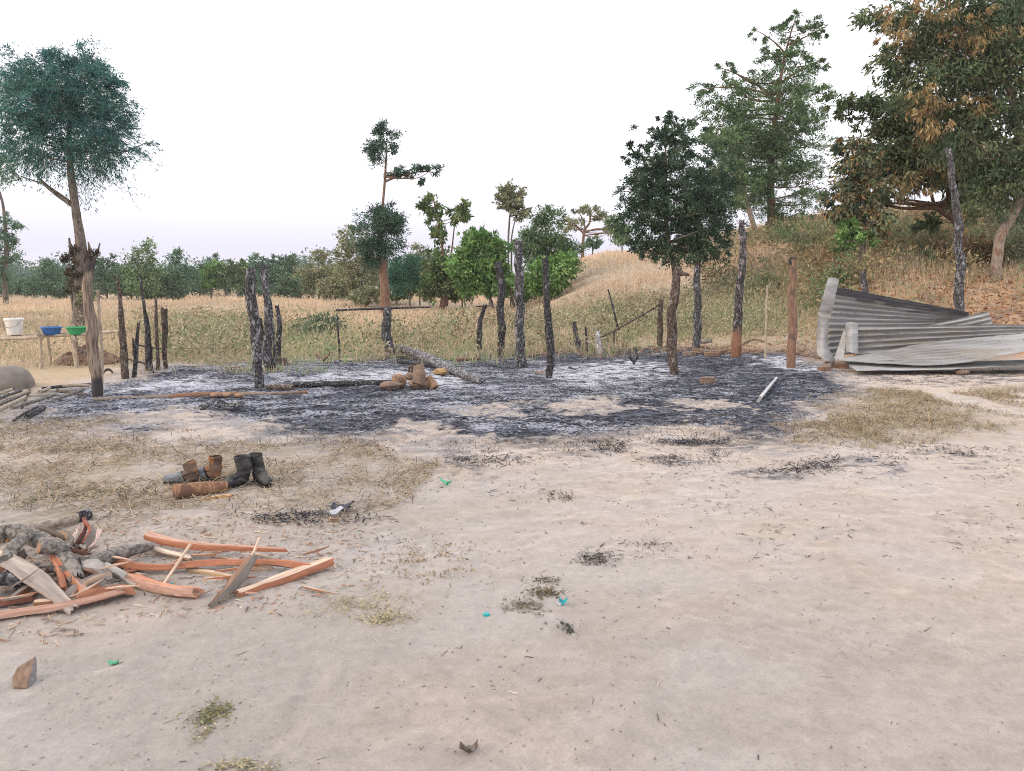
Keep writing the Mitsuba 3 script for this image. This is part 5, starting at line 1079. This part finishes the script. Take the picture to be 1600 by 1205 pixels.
log('round_log', 'black log at the bottom edge of the heap', [(-50, 935, .05), (10, 930, .06), (30, 935, .04)], [26, 26, 20], 'charred_black', 555, rough=0.3, freq=34, sides=24)
for q, (pts, w, t, cols, lb) in enumerate([
        ([(-40, 900, .10), (0, 905, .12), (40, 925, .08)], 20, 14, (BARKC, SAP, BARKC), 'grey and pale split piece tilted under the fissured log'),
        ([(20, 945, .02), (60, 925, .06), (88, 905, .10)], 16, 12, ((120, 92, 78), BARKC, BARKC), 'brown shaded split piece behind the whitish slab'),
        ([(96, 905, .10), (118, 925, .06), (136, 940, .03)], 18, 14, (HEART, PINKW, BARKC), 'short orange-faced piece beside the standing orange splinter'),
        ([(100, 948, .03), (130, 930, .05), (172, 918, .06)], 15, 12, (SAP, BARKC, BARKC), 'greyish pale piece resting behind the orange stub'),
        ([(60, 950, .02), (110, 945, .03), (150, 930, .04)], 13, 10, ((170, 128, 104), SAP, BARKC), 'thin tan piece just behind the longest pale billet'),
        ([(-30, 935, .03), (10, 925, .08), (34, 905, .12)], 20, 16, ((96, 84, 78), (110, 100, 94), BARKC), 'dark weathered piece under the broad whitish slab'),
        ([(160, 898, .04), (186, 905, .03), (214, 918, .01)], 17, 9, ((176, 170, 164), (190, 184, 178), BARKC), 'ash-pale slab between the dark log and the short thick billet')]):
    split('split_firewood', lb, pts, w, t, cols, 560 + q * 3, spin=0.3 * (q % 3 - 1))
rng = np.random.default_rng(561)
for q in range(34):
    px, py = (rng.uniform(0, 200), rng.uniform(880, 955)) if q < 20 else (rng.uniform(200, 500), rng.uniform(858, 935))
    a = rng.uniform(-.5, .6); ln = rng.uniform(14, 34); c = (HEART, SAP, PINKW, (170, 130, 108), (150, 140, 130))[rng.integers(0, 5)]
    lz = rng.uniform(.02, .12) if q < 20 else rng.uniform(0.005, .03)
    split('wood_splinter', 'thin split splinter lying loose among the firewood', [(px - ln * math.cos(a), py + ln * .5 * math.sin(a), lz * .8), (px, py, lz), (px + ln * math.cos(a), py - ln * .5 * math.sin(a), lz * 1.2)], rng.uniform(4, 8), rng.uniform(3, 6), (c, SAP if q % 2 else c, c), 620 + q, group='splinters among the firewood', cat_='splinter', taper=(.5, 1, .3))
k = thing('sawn_log', 'short sawn log showing its round orange cut end on the heap', 'log')
pe, pb_ = onground(G(66, 912), .20), onground(G(92, 912), .15)
pb_[1] += 0.1
obj('bark', tube([pe, pb_], [.033, .035], 16, .02, .1, 14, 556), 'lying_bark', k, smooth=40)
dv = unit(pb_ - pe)
obj('cut_end', tube([pe - dv * .004, pe + dv * .01], [.029, .029], 16, .01, .05, 14, 557), 'stone_orange', k, smooth=30)
# pole with burnt tip
k = thing('wooden_pole', 'round grey-brown pole with a blackened tip lying above the firewood heap', 'pole')
P = [onground(G(-70, 868), .03), onground(G(0, 848), .035), onground(G(122, 817), .035)]
obj('shaft', tube(P, [.036, .033, .029], 14, .05, .07, 6, 560), 'lying_pale', k, smooth=40)
obj('charred_tip', tube([onground(G(122, 817), .035), onground(G(141, 812), .036)], [.031, .034], 14, .02, .12, 14, 561), 'charred_black', k, smooth=40)
k = thing('orange_log', 'stubby orange-brown log lying in front of the burnt boots', 'log')
P = [onground(G(273, 779), .05), onground(G(315, 773), .05), onground(G(356, 768), .045)]
wood('orange_bark', grain((0.17, 0.09, 0.055), (0.33, 0.19, 0.12), (0.14, 0.08, 0.06)), 0.012, (40, 40, 20))
obj('billet', tube(P, [.058, .056, .035], 14, .03, .2, 9, 570), 'orange_bark', k, smooth=40)
split('wood_sliver', 'thin pale sliver lying against the stubby orange-brown log', [(320, 781), (340, 777), (362, 776)], 9, 6, ((214, 168, 120), SAP, PINKW), 571)
g = onground(G(34, 1074))
wv, wf = manif(m3.Manifold.hull_points(np.array([(-.040, 0, 0), (.026, -.005, 0), (.030, .05, 0), (-.045, .06, .01), (-.052, .02, .045), (-.03, .03, .095), (.022, .075, .125), (.027, .02, .06), (.026, .08, .10), (-.02, -.008, .02)])).refine_to_length(.006))
wn = np.array(trimesh.Trimesh(wv, wf, process=False).vertex_normals)
wv = wv + wn * ((vf(wv * [90, 90, 22], 3, 3) - .5) * .012)[:, None]
wc = np.where((wn[:, 1] < -0.45)[:, None], lin((158, 134, 116)) / 1.4, lin((150, 148, 148)) / 1.4) * (.55 + .9 * vf(wv * [120, 60, 40], 3, 5))[:, None]
obj('wood_wedge', (wv * [.9, .9, .82] + g, wf), 'painted_by_vertex', smooth=True, color=wc, label='split wood wedge with bark back standing alone on the sand', cat='firewood')
flake('bark_piece', 'flat grey-brown scrap of bark on the open sand', 733, 1176, 0.075, 0.04, 'bark_grey', 573, 0.02, dz=0.0, yaw=.1)
flake('silver_strip', 'folded silver plastic strip on the trodden straw', 523, 808, 0.16, 0.05, 'foil_silver', 574, 0.02, yaw=.9, cat_='plastic')
flake('dark_cloth', 'scrap of dark burnt cloth beside the silver strip', 535, 800, 0.17, 0.12, 'scrap_dark', 575, 0.025, cat_='cloth')
brick('small red brick fragment beside the silver strip', 520, 816, 0.1, 576, (0.06, 0.04, 0.03))
# litter
for px, py, lb, mt in ((760, 964, 'round teal bottle cap lying on the sand', 'cap_teal'),):
    g = onground(G(px, py), -0.002)
    obj('bottle_cap', lathe(g, [(0.001, .012), (.011, .012), (.0155, .011), (.0165, .0), (.0150, -.002), (.0145, .009), (0.001, .0095)], 28), mt, smooth=40, label=lb, cat='bottle cap')
flake('plastic_scrap', 'teal and white plastic wrapper scrap near the weeds', 880, 947, 0.045, 0.035, 'cap_teal', 581, 0.02, dz=0, cat_='plastic')
flake('plastic_scrap', 'teal scrap lying under the thin pale sliver', 274, 920, 0.05, 0.035, 'cap_teal', 582, 0.02, dz=0, cat_='plastic')
flake('plastic_scrap', 'pale green plastic scrap on the sand below the firewood', 178, 1038, 0.045, 0.03, 'scrap_green', 583, 0.012, dz=0, cat_='plastic')
flake('plastic_scrap', 'bright green plastic bag scrap past the dark boots', 697, 760, 0.10, 0.05, 'scrap_green', 584, 0.03, dz=0, cat_='plastic')
flake('plastic_scrap', 'white wrapper corner beside the teal scrap near the weeds', 874, 949, 0.02, 0.02, 'scrap_white', 585, 0.01, dz=0, cat_='plastic')

# ---------------------------------------------------------------- scattered small stuff
def straws(x, y, L, w, col, rng, lift=0.02, tilt=0.25):
    """short stalks lying on the ground, three-sided"""
    n = len(x)
    a = rng.uniform(0, 2 * np.pi, n)
    t = rng.normal(size=n) * tilt
    d = np.stack([np.cos(a) * np.cos(t), np.sin(a) * np.cos(t), np.sin(t)], -1)
    s = np.stack([-np.sin(a), np.cos(a), 0 * a], -1)
    c = np.stack([x, y, Z(x, y) + lift * rng.random(n) + np.abs(np.sin(t)) * L * .5 + w * .3], -1)
    e = c + d * (L / 2)[:, None]; b = c - d * (L / 2)[:, None]
    W = w[:, None]
    upv = np.cross(d, s)
    upv = upv * np.sign(upv[:, 2:3] + 1e-9)
    v = np.stack([b - s * W / 2, b + s * W / 2, e + s * W * .3, e - s * W * .3, c + upv * W * .55], 1).reshape(-1, 3)
    k = np.arange(n)[:, None] * 5
    f = np.vstack([k + [0, 1, 4], k + [1, 2, 4], k + [2, 3, 4], k + [3, 0, 4]])
    return v, f, np.repeat(col, 5, 0)
def in_poly(poly, n, rng, soft=0.0):
    p = np.array(poly); lo, hi = p.min(0) - soft, p.max(0) + soft
    out = np.zeros((0, 2))
    while len(out) < n:
        q = rng.uniform(lo, hi, (n * 3, 2))
        qq = q + (np.stack([vf(np.c_[q * 2.2, 0 * q[:, :1]], 3, 5), vf(np.c_[q * 2.2, 0 * q[:, :1] + 9], 3, 6)], -1) - .5) * 2 * soft
        out = np.vstack([out, q[inside(poly, qq[:, 0], qq[:, 1])]])
    return out[:n, 0], out[:n, 1]
rng = np.random.default_rng(700)
x, y = in_poly(BURN, 60000, rng, 0.6)
fuzz = np.where(rng.random(len(x)) < .09, 4.0, 1.0) * rng.exponential(0.12, len(x)) * rng.choice([-1, 1], len(x)); x = x + fuzz; y = y + fuzz * rng.normal(size=len(x))
cov = vf(np.stack([x * 1.3, y * 1.7, 0 * x], -1), 3, 8)
bare = np.zeros(len(x), bool)
for b in BARE: bare |= inside(b, x, y)
s = (rng.random(len(x)) < 0.25 + 1.5 * (cov - .3)) & ~(bare & (rng.random(len(x)) < .7))
x, y = x[s], y[s]
isash = np.zeros(len(x), bool)
for b in ASH: isash |= inside(b, x, y)
L = 0.010 + 0.05 * rng.random(len(x)) ** 2.5; w = 0.004 + 0.009 * rng.random(len(x))
ashy = vf(np.stack([x * .8, y * 1.3, 0 * x + 4], -1), 3, 15)
tone = rng.random(len(x))
col = np.where((tone < np.where(isash, .5, np.clip(.04 + 1.2 * (ashy - .38) - .035 * x, .03, .6)))[:, None], np.where(isash[:, None], np.array([.33, .342, .385]), np.array([.27, .285, .325])) * (.6 + .6 * rng.random((len(x), 1))), np.array([.028, .030, .038]) * (.4 + 2.8 * rng.random((len(x), 1))))
keepf = ~((y > edge(x) + .4)) & (y > 4.2); x, y, L, w, col = x[keepf], y[keepf], L[keepf], w[keepf], col[keepf]
m = straws(x, y, L, w, col, rng, 0.025, 0.2)
obj('charred_straw', (m[0], m[1]), 'painted_by_vertex', color=m[2], label='black charred thatch straw and ash flakes covering the burnt plot', kind='stuff')
parts = []
for p, n in zip(STREAK, (450, 250, 700, 220, 350, 320, 300, 900)):
    x, y = in_poly(p, n * 2, rng, 0.25)
    x = x + .2 * rng.normal(size=len(x)); y = y + .06 * rng.normal(size=len(x))
    kp = vf(np.stack([x * 3, y * 4, 0 * x], -1), 3, 21) > rng.uniform(.38, .58, len(x)); x, y = x[kp], y[kp]; n = len(x)
    parts.append(straws(x, y, .012 + .06 * rng.random(n) ** 2, .004 + .006 * rng.random(n), np.array([.03, .03, .036]) * (.5 + 1.6 * rng.random((n, 1))), rng, .015))
m = cat(parts)
obj('charcoal_streak', (m[0], m[1]), 'painted_by_vertex', color=m[2], label='streaks of charcoal crumbs drifted over the sand before the burnt plot', kind='stuff')
parts = []
for p, n, hgt in zip(STRAW, (16000, 13000, 2200), (.04, .09, .1)):
    x, y = in_poly(p, n, rng, 0.4)
    cov = vf(np.stack([x * 1.6, y * 1.6, 0 * x], -1), 3, 9)
    s = rng.random(n) < .15 + 2.2 * (cov - .32)
    x, y = x[s], y[s]; n = len(x)
    parts.append(straws(x, y, .03 + .10 * rng.random(n) ** 1.5, .0025 + .004 * rng.random(n), pick([(172, 156, 130), (150, 134, 110), (190, 174, 148), (104, 92, 78), (164, 144, 126), (88, 78, 68)], n, rng), rng, .02, .35))
    s = rng.random(n) < .45
    h = hgt * (.4 + rng.random(s.sum()))
    parts.append(blades(x[s], y[s], h, .004 + .004 * rng.random(s.sum()), pick([(180, 164, 132), (166, 152, 122), (152, 146, 118)], int(s.sum()), rng), rng, 0.9))
m = cat(parts)
obj('trodden_straw', (m[0], m[1]), 'grass_material', color=m[2], label='trodden dry straw and grass stubble on the yard', kind='stuff')
# orange singed grass at the edge of the fire
x, y = in_poly(gp([(1020, 668), (1060, 652), (1200, 646), (1260, 650), (1230, 690), (1080, 700)]), 2600, rng, .2)
xs, ys = in_poly(gp([(250, 672), (420, 676), (560, 684), (700, 690), (900, 684), (1020, 668), (1050, 690), (900, 708), (700, 708), (540, 702), (300, 690)]), 4200, rng, .25)
x, y = np.r_[x, xs], np.r_[y, ys]
ks = vf(np.stack([x * 2.2, y * 2.8, 0 * x], -1), 3, 61) > rng.uniform(.36, .6, len(x)); x, y = x[ks], y[ks]
m = blades(x, y, np.where(y > 9.2, .05, .02) + .045 * rng.random(len(x)) ** 2, .004 + .004 * rng.random(len(x)), pick([(132, 108, 88), (112, 92, 76), (158, 136, 108), (56, 50, 48), (44, 42, 44)], len(x), rng), rng, .9)
obj('singed_grass', (m[0], m[1]), 'grass_material', color=m[2], label='orange-brown singed grass tufts at the edge of the fire', kind='stuff')
# twigs, crumbs and chips over the open sand
n = 1700
y = 1.9 + 7.6 * rng.random(n) ** 1.1; x = y * rng.uniform(-.75, .75, n)
cov = vf(np.stack([x * .9, y * .9, 0 * x], -1), 3, 12)
s = rng.random(n) < .1 + 1.8 * (cov - .3) + .25 * (x < -.5)
x, y = x[s], y[s]; n = len(x)
L = .004 + .04 * rng.random(n) ** 4; w = .002 + .005 * rng.random(n) ** 2
m = straws(x, y, L, w, pick([(86, 80, 78), (104, 96, 90), (128, 116, 104), (66, 64, 66), (176, 164, 150)], n, rng), rng, .001, .12)
n2 = 60
y2 = 2.0 + 5.5 * rng.random(n2); x2 = y2 * rng.uniform(-.7, .7, n2)
m2 = straws(x2, y2, .02 + .045 * rng.random(n2), .002 + .003 * rng.random(n2), pick([(70, 62, 58), (96, 84, 76)], n2, rng), rng, .001, .05)
m = cat([m, m2])
obj('twig_litter', (m[0], m[1]), 'painted_by_vertex', color=m[2], label='scattered twigs, charcoal crumbs and chips on the open sand', kind='stuff')
x, y = in_poly(gp([(0, 830), (560, 800), (620, 900), (400, 960), (240, 960), (0, 1010)]), 1500, rng, .2)
m = straws(x, y, .012 + .06 * rng.random(len(x)) ** 2, .003 + .006 * rng.random(len(x)), pick([(176, 152, 128), (158, 112, 88), (140, 124, 108), (112, 100, 90), (188, 172, 152)], len(x), rng), rng, .004, .15)
obj('wood_chips', (m[0], m[1]), 'painted_by_vertex', color=m[2], label='chips and splinters of chopped wood strewn round the firewood', kind='stuff')
n = 5200
px = rng.uniform(560, 1600, n); py = 690 + 190 * rng.random(n) ** 2.2
keepc = vf(np.stack([px / 60, py / 22, 0 * px], -1), 4, 81) > rng.uniform(.46, .64, n)
rr = np.array([ray(a, b) for a, b in zip(px[keepc], py[keepc])]); n = len(rr)
x, y = rr[:, 0] * -EYE / rr[:, 2], rr[:, 1] * -EYE / rr[:, 2]
m = straws(x, y, .006 + .06 * rng.random(n) ** 3, .003 + .006 * rng.random(n) ** 2, pick([(58, 56, 58), (76, 72, 72), (46, 46, 50), (112, 100, 92), (140, 124, 108)], n, rng), rng, .002, .15)
obj('charcoal_crumbs', (m[0], m[1]), 'painted_by_vertex', color=m[2], label='fine charcoal crumbs and burnt straw bits drifted across the sand before the burnt plot', kind='stuff')
n = 3200
y = 1.9 + 4.6 * rng.random(n) ** 1.3; x = y * rng.uniform(-.72, .72, n)
kc = vf(np.stack([x * 1.4, y * 1.4, 0 * x + 2], -1), 3, 91) > rng.uniform(.34, .62, n); x, y = x[kc], y[kc]; n = len(x)
ico = trimesh.creation.icosphere(0)
iv, ifc = np.array(ico.vertices), np.array(ico.faces)
sz = (.0018 + .006 * rng.random(n) ** 4)[:, None, None]
pv = np.stack([x, y, Z(x, y)], -1)[:, None] + (iv[None] * rng.uniform(.6, 1.3, (n, 12, 1)) * [1.2, 1.2, .7]) * sz + [0, 0, .0012]
pc = np.repeat(np.array([.27, .24, .215]) * (.75 + .5 * rng.random((n, 1))), 12, 0)
obj('sand_grit', (pv.reshape(-1, 3), (ifc[None] + np.arange(n)[:, None, None] * 12).reshape(-1, 3)), 'painted_by_vertex', color=pc, label='small clods and grit on the trodden sand', kind='stuff')
# small weeds
for q, (px, py, rx, ry, n, pal, lb) in enumerate([(333, 1120, 24, 16, 260, [(136, 134, 102), (158, 150, 116), (118, 122, 92)], 'small flat weed tuft alone on the sand'), (318, 1146, 8, 14, 60, GREYG, 'thin trailing weed below the flat weed tuft'), (375, 1200, 40, 8, 160, GREYG, 'weed tuft cut by the lower edge of the picture'),
        (605, 968, 24, 9, 260, GREYG, 'greenish weed patch near the teal bottle cap'), (560, 945, 60, 22, 420, GREYG, 'sparse trailing weed patch on the sand past the outermost wedge'), (820, 950, 20, 9, 160, [(120, 116, 98), (134, 126, 106)], 'dark creeping weed left of the teal scrap'), (850, 928, 22, 8, 160, [(96, 92, 70), (116, 104, 76)], 'dull weed tuft above the teal scrap'),
        (930, 875, 26, 10, 200, [(86, 86, 80), (108, 104, 94), (60, 60, 60)], 'dark matted weed with charcoal bits'), (852, 908, 18, 5, 90, [(104, 102, 90), (120, 114, 100)], 'small dark weed sprig nearest the matted weed'), (885, 985, 12, 8, 80, [(104, 102, 96), (70, 70, 70)], 'tiny grey weed sprig below the teal scrap'), (1020, 852, 22, 5, 90, [(112, 106, 94), (128, 120, 104)], 'dry weed sprig farther out on the sand'), (670, 880, 60, 30, 500, [(150, 130, 100), (120, 108, 80), (176, 152, 122)], 'dry brown weed patch in the middle of the sand'),
        (872, 778, 18, 6, 120, [(92, 92, 70), (70, 70, 58)], 'small olive weed before the burnt plot'), (110, 775, 60, 14, 700, [(112, 124, 92), (96, 108, 80)], 'patch of short green grass above the lying pole')]):
    ex, ey = G(px, py), None
    s = ex[1] / FPX
    rg = np.random.default_rng(800 + q)
    n = int(n * 1.3)
    d = rg.normal(size=(n, 2)) * .75
    kp = vf(np.c_[d * 2.3, np.full(n, q)], 3, q) > rg.uniform(.3, .6, n)
    d = d[kp]; n = len(d)
    bx = ex[0] + d[:, 0] * rx * s; by = ex[1] + d[:, 1] * ry * s * (ex[1] / 1.6) * .9
    hgt = np.full(n, .02) * (.5 + rg.random(n))
    m1 = blades(bx, by, hgt * 1.6, .004 + .003 * rg.random(n), pick(pal, n, rg), rg, 1.6)
    pos = np.stack([bx, by, Z(bx, by) + .004 + .012 * rg.random(n)], -1)
    dd = rg.normal(size=(n, 3)) * [1, 1, .35]
    m2 = leafmesh(pos, dd, .012 + .018 * rg.random(n), .005 + .005 * rg.random(n), pick(pal, n, rg), rg)
    m = cat([m1, m2])
    obj('ground_weeds', (m[0], m[1]), 'grass_material', color=m[2], label=lb, kind='stuff')
x = rng.uniform(1.5, 9.5, 9000); y = rng.uniform(15.2, 20.5, 9000)
ks = (y > np.interp(x, [1.5, 3.5, 5.5, 7.5, 9.5], [15.8, 16.3, 16.2, 15.4, 14.9])) & (vf(np.stack([x * 1.5, y * 1.5, 0 * x], -1), 3, 71) > rng.uniform(.3, .6, 9000)); x, y = x[ks], y[ks]; n = len(x)
m = cat([straws(x, y, .03 + .16 * rng.random(n) ** 2, .006 + .01 * rng.random(n), pick([(150, 126, 102), (124, 102, 82), (104, 88, 74), (170, 148, 122)], n, rng), rng, .01, .25),
         blades(x[::3], y[::3], .06 + .22 * rng.random(len(x[::3])), .008 + .006 * rng.random(len(x[::3])), pick(GREYG + [(150, 136, 108)], len(x[::3]), rng), rng, .9)])
obj('dry_litter', (m[0], m[1]), 'grass_material', color=m[2], label='dry stalks and thin grass on the brown soil behind the burnt plot', kind='stuff')
# lumps of red earth at the back edge, leaf litter on the bank
hp = []
for q in range(160):
    px = rng.uniform(690, 1300); py = np.interp(px, [690, 900, 1050, 1250, 1300], [564, 553, 548, 556, 572]) - rng.random() * 6
    g = onground(G(px, py)); sz = rng.uniform(.02, .06)
    hp.append(lump(g + [0, 0, sz * .3], [sz * 1.4, sz, sz * .7], q, 1, .4))
m = cat(hp)
obj('earth_rubble', (m[0], m[1]), 'brick_clay', smooth=False, label='crumbled red earth along the back edge of the burnt plot', kind='stuff')
n = 9000
x = rng.uniform(6.2, 19, n); y = rng.uniform(16, 27, n)
s = rng.random(n) < sst(6, 9, x); x, y = x[s], y[s]; n = len(x)
pos = np.stack([x, y, Z(x, y) + .01 + .03 * rng.random(n)], -1)
lm = leafmesh(pos, rng.normal(size=(n, 3)) * [1, 1, .3], .06 + .10 * rng.random(n), .03 + .04 * rng.random(n), pick([(156, 112, 78), (176, 128, 86), (128, 92, 68), (190, 150, 112)], n, rng), rng)
obj('leaf_litter', (lm[0], lm[1]), 'grass_material', color=lm[2], label='fallen brown leaves covering the orange bank', kind='stuff')
